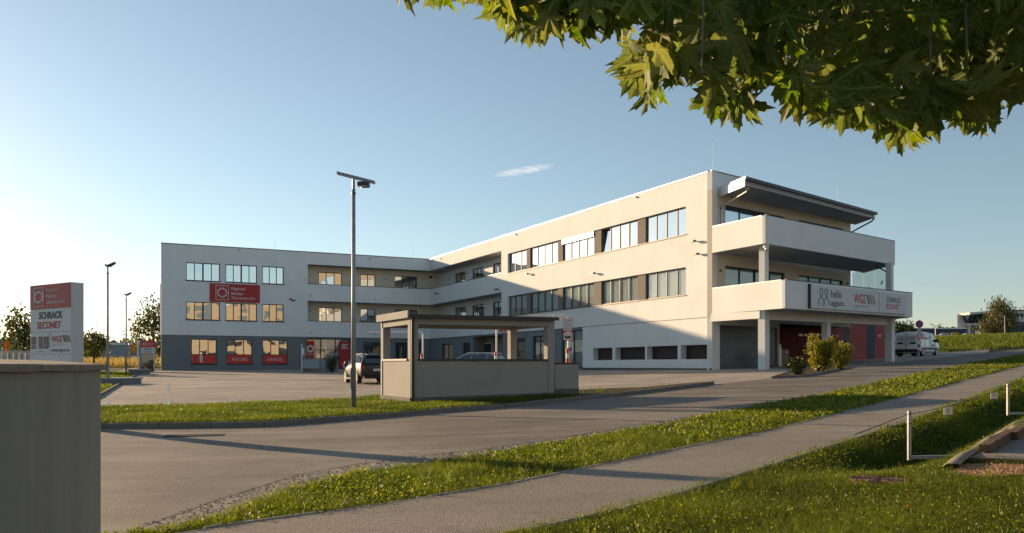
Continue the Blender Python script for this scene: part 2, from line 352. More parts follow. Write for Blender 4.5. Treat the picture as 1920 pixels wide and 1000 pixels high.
def ring(F, a, z, r0, r1, b0, b1, n=20, sq=1.):
    mb = MB(F)
    vs = []
    for i in range(n):
        c, s_ = math.cos(2*math.pi*i/n), math.sin(2*math.pi*i/n)
        vs += [(a+c*r0*sq, b1, z+s_*r0), (a+c*r1*sq, b1, z+s_*r1), (a+c*r1*sq, b0, z+s_*r1), (a+c*r0*sq, b0, z+s_*r0)]
    fs = []
    for i in range(n):
        j = (i+1) % n
        for k in range(4): fs.append((4*i+k, 4*i+(k+1) % 4, 4*j+(k+1) % 4, 4*j+k))
    return mb.add(vs, fs)
def disc(F, a, z, r, b0, b1, n=24, sq=1.):
    return MB(F).vprism([(a+sq*r*math.cos(2*math.pi*i/n), z+r*math.sin(2*math.pi*i/n)) for i in range(n)], b0, b1)

# ------------------------------------------------------------------ scattered blades and leaves (uncountable)
def inpoly(x, y, poly):
    r = np.zeros(len(x), bool); n = len(poly); j = n-1
    for i in range(n):
        xi, yi = poly[i][:2]; xj, yj = poly[j][:2]
        c = ((yi > y) != (yj > y)) & (x < (xj-xi)*(y-yi)/(yj-yi+1e-12)+xi); r ^= c; j = i
    return r
def mesh_np(name, V, nper, mat, rnd, parent=None, origin=None):
    """V: (n, nper, 3) separate small faces"""
    n = len(V); c = np.array(origin if origin is not None else V.reshape(-1, 3).mean(0))
    me = bpy.data.meshes.new(name); me.vertices.add(n*nper); me.vertices.foreach_set('co', (V.reshape(-1, 3)-c).astype('f').ravel())
    me.loops.add(n*nper); me.loops.foreach_set('vertex_index', np.arange(n*nper, dtype='i'))
    me.polygons.add(n); me.polygons.foreach_set('loop_start', np.arange(0, n*nper, nper, dtype='i')); me.polygons.foreach_set('loop_total', np.full(n, nper, 'i'))
    me.update(); me.validate()
    at_ = me.attributes.new('rnd', 'FLOAT', 'POINT'); at_.data.foreach_set('value', np.repeat(rnd, nper).astype('f'))
    me.materials.append(MATS[mat]); o = bpy.data.objects.new(name, me); COL.objects.link(o); ORG[o.name] = Vector(c)
    if parent is not None: o.parent = parent; o.location = Vector(c)-ORG[parent.name]
    else: o.location = Vector(c)
    return o
def scatter(poly, dens, y0=4., ymax=None):
    """random points in a plan polygon; density falls as 1/distance beyond 8 m"""
    ys = [p[1] for p in poly]; lo, hi = max(y0, min(ys)), min(max(ys), ymax or 1e9); n = int(dens*8*1.32*(hi-lo)); y = rng.uniform(lo, hi, n); x = y*rng.uniform(-.66, .66, n)
    k = inpoly(x, y, poly); return x[k], y[k]
def blades(poly, dens, h, wpx, lean=.5, zoff=0., hvar=.5, ymax=None):
    x, y = scatter(poly, dens, ymax=ymax); n = len(x)
    pt = .5+.5*np.sin(x*2.1+1.3*np.sin(y*1.7))*np.sin(y*1.9+np.sin(x*1.1))
    hh = h*(1-hvar*.5+hvar*rng.uniform(0, 1, n))*(.7+.6*pt)
    w = np.maximum(.004, wpx*y/832)*rng.uniform(.6, 1.4, n)
    yaw = rng.uniform(0, 2*np.pi, n); ln = rng.uniform(0, lean, n)*hh; la = rng.uniform(0, 2*np.pi, n)
    z = T(x, y)+zoff-.005
    B = np.stack([x, y, z], 1); dx = np.stack([np.cos(yaw)*w, np.sin(yaw)*w, np.zeros(n)], 1)/2
    tip = B+np.stack([np.cos(la)*ln, np.sin(la)*ln, hh], 1)
    V = np.stack([B-dx, B+dx, tip], 1)
    rnd = np.clip(.5*rng.uniform(0, 1, n)+.35*pt+.1*rng.normal(0, 1, n), 0, 1)
    return V, rnd
def leafquads(P, size, up=.3, N=None, aspect=.6):
    n = len(P); ax = rng.normal(0, 1, (n, 3)); ax[:, 2] -= up; ax /= np.linalg.norm(ax, axis=1)[:, None]
    nn = rng.normal(0, 1, (n, 3)) if N is None else N+rng.normal(0, .5, (n, 3))
    sd = np.cross(ax, nn); sd /= np.linalg.norm(sd, axis=1)[:, None]+1e-9
    s_ = (size*rng.uniform(.6, 1.4, n))[:, None]
    return np.stack([P, P+ax*s_*.5+sd*s_*aspect*.5, P+ax*s_, P+ax*s_*.5-sd*s_*aspect*.5], 1)

# ------------------------------------------------------------------ ground, roads, kerbs
def sheet(name, poly, dz, mat, grid=1., skirt=0., **props):
    bm = bmesh.new(); bm.faces.new([bm.verts.new((p[0], p[1], 0)) for p in poly])
    for ax in (0, 1):
        lo, hi = min(p[ax] for p in poly), max(p[ax] for p in poly); k = math.ceil(lo/grid)*grid
        no = (1, 0, 0) if ax == 0 else (0, 1, 0)
        while k < hi:
            bmesh.ops.bisect_plane(bm, geom=bm.verts[:]+bm.edges[:]+bm.faces[:], plane_co=(k, k, 0), plane_no=no, dist=1e-5); k += grid
    bmesh.ops.triangulate(bm, faces=[f for f in bm.faces if len(f.verts) > 4])
    bmesh.ops.recalc_face_normals(bm, faces=bm.faces)
    if bm.faces and sum(f.normal.z for f in bm.faces) < 0: bmesh.ops.reverse_faces(bm, faces=bm.faces)
    be = [e for e in bm.edges if e.is_boundary] if skirt else []
    for v in bm.verts: v.co.z = Tz(v.co.x, v.co.y)+dz
    if skirt:
        r = bmesh.ops.extrude_edge_only(bm, edges=be)
        for v in r['geom']:
            if isinstance(v, bmesh.types.BMVert): v.co.z -= skirt
    me = bpy.data.meshes.new(name); bm.to_mesh(me); bm.free(); me.materials.append(MATS[mat])
    o = bpy.data.objects.new(name, me); COL.objects.link(o); ORG[o.name] = Vector((0, 0, 0))
    for k, v in props.items(): o[k] = v
    return o
# terrain colour: grass with drier patches; hay field in the distance
m, n, l, p = new_mat('ground'); MATS['ground'] = m
g = n.new('ShaderNodeNewGeometry').outputs['Position']
t1 = n.new('ShaderNodeTexNoise'); t1.inputs['Scale'].default_value = .9; t1.inputs['Detail'].default_value = 8; t1.inputs['Roughness'].default_value = .7; l.new(g, t1.inputs['Vector'])
t2 = n.new('ShaderNodeTexNoise'); t2.inputs['Scale'].default_value = 25; t2.inputs['Detail'].default_value = 4; l.new(g, t2.inputs['Vector'])
cr = n.new('ShaderNodeValToRGB'); cr.color_ramp.elements[0].position = .3; cr.color_ramp.elements[0].color = (.016, .022, .007, 1); cr.color_ramp.elements[1].position = .72; cr.color_ramp.elements[1].color = (.055, .058, .018, 1)
ad = n.new('ShaderNodeMath'); ad.operation = 'ADD'; sc = n.new('ShaderNodeMath'); sc.operation = 'MULTIPLY_ADD'; l.new(t2.outputs[0], sc.inputs[0]); sc.inputs[1].default_value = .5; sc.inputs[2].default_value = -.25
l.new(t1.outputs[0], ad.inputs[0]); l.new(sc.outputs[0], ad.inputs[1]); l.new(ad.outputs[0], cr.inputs[0]); l.new(cr.outputs[0], p.inputs['Base Color']); p.inputs['Roughness'].default_value = .95; p.inputs['Specular IOR Level'].default_value = .15
b = n.new('ShaderNodeBump'); b.inputs['Strength'].default_value = .8; b.inputs['Distance'].default_value = .05; l.new(t2.outputs[0], b.inputs['Height']); l.new(b.outputs[0], p.inputs['Normal'])

def lines(*seg): return sorted(set(round(x, 3) for s_ in seg for x in np.arange(*s_)))
gx = lines((-2500, -300, 275), (-300, -60, 30), (-60, -4, 2), (-4, 20, .25), (20, 80, 2), (80, 320, 20), (320, 2600, 285))
gy = lines((-300, -20, 40), (-20, 4, 2), (4, 30, .25), (30, 120, 2), (120, 400, 20), (400, 3300, 290))
X, Y = np.meshgrid(gx, gy); Z = T(X, Y); nx = len(gx)
me = bpy.data.meshes.new('ground')
me.from_pydata(np.stack([X.ravel(), Y.ravel(), Z.ravel()], 1).tolist(), [], [(j*nx+i, j*nx+i+1, (j+1)*nx+i+1, (j+1)*nx+i) for j in range(len(gy)-1) for i in range(nx-1)])
me.materials.append(MATS['ground']); me.polygons.foreach_set('use_smooth', [True]*len(me.polygons))
o = bpy.data.objects.new('ground', me); COL.objects.link(o); o['kind'] = 'structure'

def offset(P, d):
    out = []
    for i, q in enumerate(P):
        a, c = Vector(P[max(i-1, 0)]), Vector(P[min(i+1, len(P)-1)]); t = (c-a).normalized(); out.append((q[0]-t.y*d, q[1]+t.x*d))
    return out
def ext(P, k):          # prolong a polyline at both ends
    a, b = Vector(P[0]), Vector(P[1]); c, d = Vector(P[-1]), Vector(P[-2])
    return [tuple(a+(a-b).normalized()*k[0])]+list(P)+[tuple(c+(c-d).normalized()*k[1])]
road_near = ext([G(*q) for q in ((250,1000),(400,945),(560,894),(669,874),(800,857),(960,838),(1200,800),(1440,757),(1560,737),(1700,708),(1838,680),(1920,666))], (6, 40))
road_far = ext([G(*q) for q in ((0,807),(191,806),(480,803),(700,787),(830,776),(960,766),(1200,740),(1342,722),(1460,709),(1600,691),(1680,681),(1760,672),(1850,662),(1920,655))], (25, 40))
sheet('road', road_near+road_far[::-1], .024, 'asphalt_road', kind='structure')
lot = [G(191,800), *[q for q in road_far if -11 < q[0] < 44], (46,80), (30,90), (5,95), (-8.6,95), (-32,76), (-29.6,66.5), (-14.9,30.3), (-11.2,21.4)]
sheet('parking_lot', lot, .014, 'asphalt_lot', kind='structure')
path_far = ext([G(*q) for q in ((380,1000),(480,986),(704,955),(960,913),(1208,860),(1440,813),(1560,782),(1656,757),(1784,722),(1920,686))], (3, 40))
path_near = ext([G(*q) for q in ((982,1000),(1212,946),(1440,876),(1560,837),(1701,792),(1781,762),(1842,741),(1920,709))], (3, 45))
sheet('path', path_far+path_near[::-1], .035, 'asphalt_path', grid=.5, kind='structure')
gravel_far = [G(*q) for q in ((250,1000),(400,946),(560,895),(669,875),(800,858),(960,839),(1200,801),(1440,758),(1560,738),(1700,709))]
gravel_near = [G(*q) for q in ((330,1000),(460,965),(590,915),(700,888),(800,876),(960,852),(1200,811),(1440,764),(1560,742),(1700,711))]
gravel_poly = gravel_far+gravel_near[::-1]
gravel_poly = offset(gravel_far, .12)+gravel_near[::-1]
sheet('gravel_strip', gravel_poly, .0215, 'gravel', grid=.5, kind='structure')
kerb_line = [q for q in road_far if q[0] < G(1345,721)[0]]
verge_far = [G(*q) for q in ((1338,721.5),(1300,724),(1205,733),(1150,734),(1083,738),(1000,738),(900,736),(714,748),(640,757),(500,763),(320,770),(191,771),(60,772),(-200,773))]
verge = offset(kerb_line, .10)+verge_far
sheet('verge', verge, .11, 'ground', grid=.5, skirt=.12, kind='structure')
sheet('soil_strip', [q for q in offset(kerb_line, .12) if q[0] > 1.9]+[q for q in verge_far if q[0] > 1.9], .116, 'soil', grid=.5, kind='structure')
def stones(name, P, L, w, top, mat, deep=.2, skip=0., maxn=400):
    """row of kerb stones along a plan polyline: one object per stone sharing one mesh"""
    root = bpy.data.objects.new(name, None); COL.objects.link(root); root['kind'] = 'structure'; ORG[root.name] = Vector((0, 0, 0))
    bm = bmesh.new(); bmesh.ops.create_cube(bm, size=1.)
    for v in bm.verts: v.co = Vector((v.co.x*(L-.012), v.co.y*w, v.co.z*deep-deep/2))
    bmesh.ops.bevel(bm, geom=[e for e in bm.edges if min(v.co.z for v in e.verts) > -.001], offset=min(.015, w*.2), segments=1, affect='EDGES')
    me = bpy.data.meshes.new('kerb_stone'); bm.to_mesh(me); bm.free(); me.materials.append(MATS[mat])
    seg = [(Vector(P[i]), Vector(P[i+1])) for i in range(len(P)-1)]; tot = sum((b-a).length for a, b in seg); s_, k = skip+L/2, 0
    def along(t):
        for a, b in seg:
            d = (b-a).length
            if t <= d: return a+(b-a)*(t/d)
            t -= d
        return seg[-1][1]
    while s_ < tot and k < maxn:
        p0, p1, c = along(max(s_-L/2, 0)), along(min(s_+L/2, tot)), along(s_)
        t = (p1-p0).normalized(); o = bpy.data.objects.new('kerb_stone', me); COL.objects.link(o); o.parent = root
        z0, z1 = Tz(*p0), Tz(*p1)
        o.location = (c.x, c.y, (z0+z1)/2+top+random.uniform(-.004, .004)); o.rotation_euler = (random.uniform(-.01, .01), -math.atan2(z1-z0, (p1-p0).length), math.atan2(t.y, t.x)+random.uniform(-.006, .006))
        s_ += L; k += 1
    return root
stones('kerb', offset(kerb_line[1:], .06), 1., .12, .125, 'kerb_stone')
stones('lot_kerb', [(-11.3,21.4), (-14.9,30.3), (-22.3,48.4), (-29.6,66.5)], 1., .12, .10, 'kerb_stone')
stones('path_edging', offset(path_far[1:], .03), 1., .08, .040, 'edging_stone', maxn=45)
stones('path_edging', offset(path_near[1:], -.04), 1., .07, .046, 'edging_stone', maxn=45)
# planted island at the entrance
isl = [G(*q) for q in ((1450,711),(1500,709),(1545,701),(1592,691),(1585,686),(1530,692),(1480,701))]
sheet('planting_bed', isl, .09, 'soil', grid=.5, skirt=.1, kind='structure')
stones('bed_kerb', isl[:4], .8, .10, .11, 'kerb_stone'); stones('bed_kerb', isl[3:]+isl[:1], .8, .10, .11, 'kerb_stone')
# white bay lines on the lot
ll = bpy.data.objects.new('bay_markings', None); COL.objects.link(ll); ll['kind'] = 'structure'; ORG[ll.name] = Vector((0, 0, 0))
for (u0, v0, u1, v1) in ((318,752,317,768),(315,719,316,734),(430,747,470,765),(205,752,194,763),(560,745,600,760),(520,702,560,712),(610,712,690,716),(690,741,712,742),(1150,709,1240,712),(740,728,714,735)):
    a, b_ = Vector(G(u0, v0)), Vector(G(u1, v1)); t = (b_-a).normalized(); nrm = Vector((-t.y, t.x))*.06
    s_ = sheet('marking', [tuple(a-nrm), tuple(b_-nrm), tuple(b_+nrm), tuple(a+nrm)], .019, 'white_line' if 'white_line' in MATS else 'grey_line', grid=4.); s_.parent = ll
# parking bay behind the guard rails, with timber edging
bay = [G(*q) for q in ((1806,867),(1850,850),(1900,818),(1990,775),(2150,800),(2150,885),(1960,871))]
sheet('parking_bay', bay, .05, 'asphalt_path', grid=.5, skirt=.1, kind='structure')
sand = [G(*q) for q in ((1780,893),(1800,874),(1860,873),(1960,876),(2010,890),(1930,893),(1840,899))]
sheet('sand_patch', sand, .02, 'sand', grid=.25, kind='structure')

# ------------------------------------------------------------------ office building
phi = R(116.74)
mdir = (math.cos(phi), math.sin(phi)); ndir = (-math.sin(phi), math.cos(phi))
OC = (11.3, 47.0); LM = 44.1
IC = (OC[0]+mdir[0]*LM, OC[1]+mdir[1]*LM)
FM = Frame(OC, mdir, ndir)                         # main wing front: a to the inner corner, b outwards
FL = Frame(IC, ndir, (-mdir[0], -mdir[1]))         # left wing front: a to the far left corner, b outwards
edir = (.766, .643); FE = Frame(OC, edir, (.643, -.766))
ZT, ZF, Z3, ZP3, Z2, ZP2, ZJ, ZG = 10.96, 9.80, 7.88, 6.25, 4.28, 2.74, 2.74, -.8
LQ = FL.hit(302)[0]; QR = FL.hit(577)[0]; SR = FM.hit(940)[0]; RD = 1.6
EL = FE.hit(1595)[0]
bld = thing('office_building', 'white three storey L-shaped office building with balconies and grey ground floor', 'building', (IC[0], IC[1], Tz(*IC)))

def wall(F, a0, a1, z0, z1, holes, thick, mat, b=0., name='wall', parent=bld):
    A = sorted({a0, a1, *[h[0] for h in holes], *[h[1] for h in holes]}); Zs = sorted({z0, z1, *[h[2] for h in holes], *[h[3] for h in holes]})
    A = [x for x in A if a0-1e-6 <= x <= a1+1e-6]; Zs = [x for x in Zs if z0-1e-6 <= x <= z1+1e-6]
    def solid(i, j):
        if i < 0 or j < 0 or i >= len(A)-1 or j >= len(Zs)-1: return False
        ca, cz = (A[i]+A[i+1])/2, (Zs[j]+Zs[j+1])/2
        return not any(h[0] < ca < h[1] and h[2] < cz < h[3] for h in holes)
    mb = MB(F); q = b-thick
    for i in range(len(A)-1):
        for j in range(len(Zs)-1):
            if not solid(i, j): continue
            x0, x1, y0, y1 = A[i], A[i+1], Zs[j], Zs[j+1]
            mb.add([(x0,b,y0),(x1,b,y0),(x1,b,y1),(x0,b,y1)], [(0,1,2,3)]); mb.add([(x0,q,y0),(x1,q,y0),(x1,q,y1),(x0,q,y1)], [(3,2,1,0)])
            if not solid(i-1, j): mb.add([(x0,b,y0),(x0,b,y1),(x0,q,y1),(x0,q,y0)], [(0,1,2,3)])
            if not solid(i+1, j): mb.add([(x1,b,y0),(x1,b,y1),(x1,q,y1),(x1,q,y0)], [(3,2,1,0)])
            if not solid(i, j-1): mb.add([(x0,b,y0),(x1,b,y0),(x1,q,y0),(x0,q,y0)], [(3,2,1,0)])
            if not solid(i, j+1): mb.add([(x0,b,y1),(x1,b,y1),(x1,q,y1),(x0,q,y1)], [(0,1,2,3)])
    return mb.build(name, mat, parent, merge=True)
def window(F, a0, a1, z0, z1, n=3, b=-.14, fr='frame', gl='glass', sill=True, thick=None, blind=None, transom=None, fw=.07, skip=(), tilt=(), parent=bld, heavy=None):
    """frame with mullions (the part), one pane per light and a sill (sub-parts)"""
    mb = MB(F); d0, d1 = b-.05, b+.02
    mb.box(a0,a1,d0,d1,z0,z0+fw).box(a0,a1,d0,d1,z1-fw,z1).box(a0,a0+fw,d0,d1,z0+fw,z1-fw).box(a1-fw,a1,d0,d1,z0+fw,z1-fw)
    ws = (a1-a0)/n
    for i in range(1, n):
        x = a0+i*ws; h = fw*(.95 if (heavy == i) else .5); mb.box(x-h,x+h,d0+.001,d1-.001,z0+fw,z1-fw)
    if transom: mb.box(a0+fw,a1-fw,d0+.002,d1-.002,transom-.035,transom+.035)
    f = mb.build('window', fr, parent)
    for i in range(n):
        if i in skip: continue
        x0, x1 = a0+i*ws+fw*.4, a0+(i+1)*ws-fw*.4; t = random.uniform(-.004, .004); t2 = random.uniform(-.006, .006); y0, y1, bb = z0+fw*.6, z1-fw*.6, b-.02
        for (zz0, zz1) in (((y0, y1),) if not transom else ((y0, transom), (transom, y1))):
            pb = MB(F)
            if i in tilt: pb.add([(x0,bb,zz0),(x1,bb,zz0),(x1,bb-.16,zz1),(x0,bb-.16,zz1),(x0,bb-.02,zz0),(x1,bb-.02,zz0),(x1,bb-.18,zz1),(x0,bb-.18,zz1)], [(0,1,2,3),(7,6,5,4),(0,4,5,1),(1,5,6,2),(2,6,7,3),(3,7,4,0)])
            else: pb.add([(x0,bb-t,zz0),(x1,bb+t,zz0),(x1,bb+t+t2,zz1),(x0,bb-t+t2,zz1),(x0,bb-.02,zz0),(x1,bb-.02,zz0),(x1,bb-.02,zz1),(x0,bb-.02,zz1)], [(0,1,2,3),(7,6,5,4),(0,4,5,1),(1,5,6,2),(2,6,7,3),(3,7,4,0)])
            pb.build('pane', 'glass_see' if blind else gl, f)
    if sill: MB(F).box(a0-.04,a1+.04,b-.02,.045,z0-.045,z0+.004).build('sill', 'metal_dark' if fr == 'frame' else 'frame_grey', f)
    if blind:
        z = z1-.03; zb = z0+blind[0]*(z1-z0)
        sl = MB(F)
        while z > zb: sl.add([(a0+.03,b-.06,z-.073),(a1-.03,b-.06,z-.073),(a1-.03,b-.10,z-.010),(a0+.03,b-.10,z-.010),(a0+.03,b-.062,z-.076),(a1-.03,b-.062,z-.076),(a1-.03,b-.102,z-.014),(a0+.03,b-.102,z-.014)], [(0,1,2,3),(7,6,5,4),(0,4,5,1),(1,5,6,2),(2,6,7,3),(3,7,4,0)]); z -= .075
        bl = sl.build('blind', blind[1], f); bl['kind'] = 'stuff'
    return f
# --- left wing: closed part of the front, with nine windows
WL = []
for (u0, u1, n_) in ((348.8,412.4,4),(423,482,4),(492,532,3)): WL.append((FL.hit(u1)[0], FL.hit(u0)[0], n_))
WG = [(FL.hit(u1)[0], FL.hit(u0)[0], 3) for (u0, u1) in ((358.6,406.5),(425.4,473.3),(492.4,539.7))]
holes = [(a, b_, z0, z1) for (a, b_, k) in WL for (z0, z1) in ((7.72,9.38),(4.14,5.79))]
wall(FL, QR, LQ, ZJ, ZT, holes, .35, 'stucco')
for (a, b_, k) in WL:
    for i, (z0, z1) in enumerate(((7.72,9.38),(4.14,5.79))):
        window(FL, a, b_, z0, z1, k, heavy=2 if k == 4 else None, tilt=())
gh = [(a, b_, .1, 2.4) for (a, b_, k) in WG]
EN = [(FL.hit(u1)[0], FL.hit(u0)[0], z0, z1) for (u0, u1, z0, z1) in ((575,657,-.35,2.62),(682,716,-.1,2.3),(742,790,-.1,2.3))]
wall(FL, -.1, LQ-.02, ZG, ZJ, gh+EN, .30, 'stucco_blue', b=-.10)
words = ('', 'AUS LIEBE', 'ZUR REGION.')
for i, (a, b_, k) in enumerate(WG):
    w = window(FL, a, b_, .1, 2.4, 3, b=-.2, transom=.98, sill=False)
    MB(FL).box(a+.09, b_-.09, -.192, -.178, .16, .95).build('red_film', 'red_bright', w)
    if words[i]: text(words[i], FL, b_-.45, .42, (b_-a)*.62, .26, 'white_sign', w, b=-.177, sgn=-1, bold=.01)
    else: MB(FL).box(b_-1.0, b_-.75, -.177, -.172, .25, .9).build('white_mark', 'white_sign', w)
    MB(FL).box(a-.05, b_+.05, -.22, -.06, .03, .098).build('sill', 'metal_dark', w)
# shop front under the balconies
a, b_, z0, z1 = EN[0]; w = window(FL, a, b_, z0, z1, 3, b=-.30, sill=False, transom=1.5, gl='glass_dark', fw=.10)
for (u0, u1) in ((575,590.5),(637.5,657)):
    x0, x1 = FL.hit(u1)[0], FL.hit(u0)[0]; pn = MB(FL).box(x0, x1, -.27, -.24, -.3, 2.35).build('poster', 'red_sign', w)
x0, x1 = FL.hit(657)[0], FL.hit(637.5)[0]
ps = ring(FL, x0+.30, .0, .25, .42, -.239, -.225, 14).build('logo_ring', 'white_sign', w); [MB(FL).box(x1-.22-l_, x1-.22, -.239, -.236, z_, z_+.09).build('print_line', 'white_sign', w) for z_, l_ in ((2.0, .62), (1.82, .5), (1.64, .66))]
ring(FL, FL.hit(583)[0], 1.6, .2, .36, -.239, -.225, 14).build('logo_ring', 'white_sign', w)
for (a, b_, z0, z1) in EN[1:]: window(FL, a, b_, z0, z1, 2, b=-.3, sill=False, gl='glass_dark')
# --- balcony zone of both wings: fascia, parapets, slabs, back walls
wall(FL, -.34, QR, ZF, ZT, [], .35, 'stucco', name='fascia'); wall(FM, SR, LM, ZF, ZT, [], .35, 'stucco_white', name='fascia')
for (z0, z1) in ((ZP3, Z3), (ZP2, Z2)):
    wall(FL, -.19, QR, z0, z1, [], .20, 'stucco', name='parapet'); wall(FM, SR, LM, z0, z1, [], .20, 'stucco_white', name='parapet')
    MB(FL).box(-.16, QR, -.23, .03, z1, z1+.05).build('parapet_cap', 'metal_dark', bld); MB(FM).box(SR, LM-.03, -.23, .03, z1, z1+.05).build('parapet_cap', 'metal_dark', bld)
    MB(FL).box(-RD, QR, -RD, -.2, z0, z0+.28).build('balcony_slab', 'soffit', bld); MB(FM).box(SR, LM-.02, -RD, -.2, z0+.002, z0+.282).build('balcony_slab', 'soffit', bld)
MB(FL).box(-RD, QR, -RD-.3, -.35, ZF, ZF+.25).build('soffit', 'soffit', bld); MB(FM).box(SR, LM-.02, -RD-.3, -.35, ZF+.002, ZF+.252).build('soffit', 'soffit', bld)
BWL = [(FL.hit(u1, b=-RD)[0], FL.hit(u0, b=-RD)[0], n_) for (u0, u1, n_) in ((597,641.6,3),(675.5,703.8,2),(740,782,3))]
BWM = [(FM.hit(u1, b=-RD)[0], FM.hit(u0, b=-RD)[0], n_) for (u0, u1, n_) in ((853,873,2),(885.6,908,3),(924,941,2))]
for (z0, z1) in ((6.53, ZF), (3.02, ZP3)):
    zl = (z0+.25, min(z1-.42, z0+2.75))
    wall(FL, -RD, QR, z0, z1, [(a, b_, *zl) for a, b_, k in BWL], .3, 'stucco_cream', b=-RD, name='balcony_wall')
    wall(FM, SR-.05, LM+RD, z0, z1, [(a, b_, *zl) for a, b_, k in BWM], .3, 'stucco_white', b=-RD, name='balcony_wall')
    for i, (a, b_, k) in enumerate(BWL): window(FL, a, b_, *zl, k, b=-RD-.1, sill=False, transom=zl[0]+.55 if i == 0 else None)
    for a, b_, k in BWM: window(FM, a, b_, *zl, k, b=-RD-.1, sill=False)
MB(FL).box(QR, QR+.3, -RD-.3, -.35, ZP2, ZF).build('side_wall', 'stucco', bld)
MB(FM).box(SR-.3, SR, -RD-.3, -.36, ZJ+.1, ZF).build('side_wall', 'stucco_white', bld)
# --- main wing: closed part with two window bands
MW = [(FM.hit(u1)[0], FM.hit(u0)[0], n_) for (u0, u1, n_) in ((952,985,3),(992,1044,4),(1053,1112,4),(1125,1193,4),(1208,1286,4))]
s0, s1 = MW[-1][0], MW[0][1]
wall(FM, 0, SR, ZJ, ZT, [(s0, s1, 7.72, 9.38), (s0, s1, 4.14, 5.79)], .36, 'stucco_white')
for r_, (z0, z1) in enumerate(((7.72, 9.38), (4.14, 5.79))):
    for i in range(4):
        MB(FM).box(MW[i+1][1], MW[i][0], -.34, -.10, z0+.003, z1-.003).build('pier_panel', 'stucco_brown', bld)
    for i, (a, b_, k) in enumerate(MW):
        zt = z1
        w = window(FM, a, b_, z0+.002, zt-.002, k, b=-.2, fr='frame_grey', gl='glass' if r_ == 0 else 'glass_pale', sill=False, tilt=(k-1,) if (r_ == 0 and i == 3) else (), blind=None if r_ == 0 else (.02, 'blind'))
        if r_ == 0 and i == 2: MB(FM).box(a+.01, b_-.01, -.16, -.03, z1-.36, z1-.01).build('blind_box', 'light_metal', w)
    MB(FM).box(s0-.05, s1+.03, -.2, .05, z0-.045, z0-.001).build('sill', 'frame_grey', bld)
# ground floor of the main wing
AB = FM.hit(1092)[0]
BW = [(FM.hit(u1)[0], FM.hit(u0)[0], .35, 1.18) for (u0, u1) in ((1111.5,1147.7),(1153.4,1208.9),(1212.6,1270),(1276,1326))]
wall(FM, 0.02, AB, ZG, ZJ-.03, BW, .55, 'stucco_white', b=-.02)
for (a, b_, z0, z1) in BW: MB(FM).box(a-.02, b_+.02, -.50, -.44, z0-.02, z1+.02).build('ventilation_mesh', 'dark_brown', bld)
GM = [(FM.hit(u1)[0], FM.hit(u0)[0], z0, z1) for (u0, u1, z0, z1) in ((825.5,847.6,0.,2.1),(865,879.5,0.,2.1),(885,940,ZG,2.6),(948,982,-.2,2.2),(996,1019,-.2,2.3),(1050,1091,-.2,2.55))]
wall(FM, AB, LM+.1, ZG, ZJ, GM, .30, 'stucco_blue', b=-.12)
MB(FM).box(AB, SR, -.36, .0, ZJ, ZJ+.002).build('joint', 'metal_dark', bld) if False else None
for i, (a, b_, z0, z1) in enumerate(GM):
    if i == 2: continue
    window(FM, a, b_, z0, z1, 2, b=-.28, sill=False, gl='glass_dark', blind=(.02, 'grey_paint') if i > 3 else None)
a, b_, z0, z1 = GM[2]
MB(FM).box(a-.1, b_+.1, -1.5, -1.3, ZG, ZJ).build('entrance_wall', 'stucco_brown', bld)
MB(FM).box(a-.3, a, -1.3, -.42, ZG, ZJ).build('entrance_wall', 'stucco_brown', bld); MB(FM).box(b_, b_+.3, -1.3, -.42, ZG, ZJ).build('entrance_wall', 'stucco_brown', bld)
x0, x1 = FM.hit(922, b=-1.3)[0], FM.hit(909, b=-1.3)[0]
dr_ = MB(FM).box(x0-.1, x1+.1, -1.3, -1.26, -.4, 2.05).build('door', 'light_metal', bld); MB(FM).box(x0, x1, -1.262, -1.24, -.35, 1.95).build('door_leaf', 'frame', dr_); MB(FM).box(x0+.1, x0+.14, -1.24, -1.19, .3, 1.2).build('handle', 'light_metal', dr_)
MB(FM).box(-.0+.03, AB, -.02, .03, ZG, -.18).build('base_strip', 'metal_dark', bld)
# --- right end
EW = [(FE.hit(1360)[0], FE.hit(1472)[0]), (FE.hit(1497.5)[0], FE.hit(1581)[0])]
gd = (FE.hit(1346)[0], FE.hit(1461)[0]); ps_ = (gd[1]+.05, FE.hit(1594)[0])
wall(FE, 0, EL, ZJ, 9.95, [(x0, x1, z0, z1) for (x0, x1) in EW for (z0, z1) in ((6.62,9.22),(3.12,5.72))], .35, 'stucco_cream')
wall(FE, 0.02, EL, ZG, ZJ, [(gd[0], gd[1], ZG-1, 2.30), (ps_[0], EL-.01, ZG-1, 2.60)], .35, 'stucco_white', b=-.02)
for (x0, x1) in EW:
    for (z0, z1) in ((6.62,9.22),(3.12,5.72)): window(FE, x0, x1, z0, z1, 4, b=-.12, sill=False, heavy=2, blind=None if z0 > 5 else (.0, 'blind'))
gdo = MB(FE); z = -.45
while z < 2.25:
    gdo.box(gd[0], gd[1], -.22, -.16, z, min(z+.435, 2.3)); z += .44
gdo.build('garage_door', 'garage', bld)
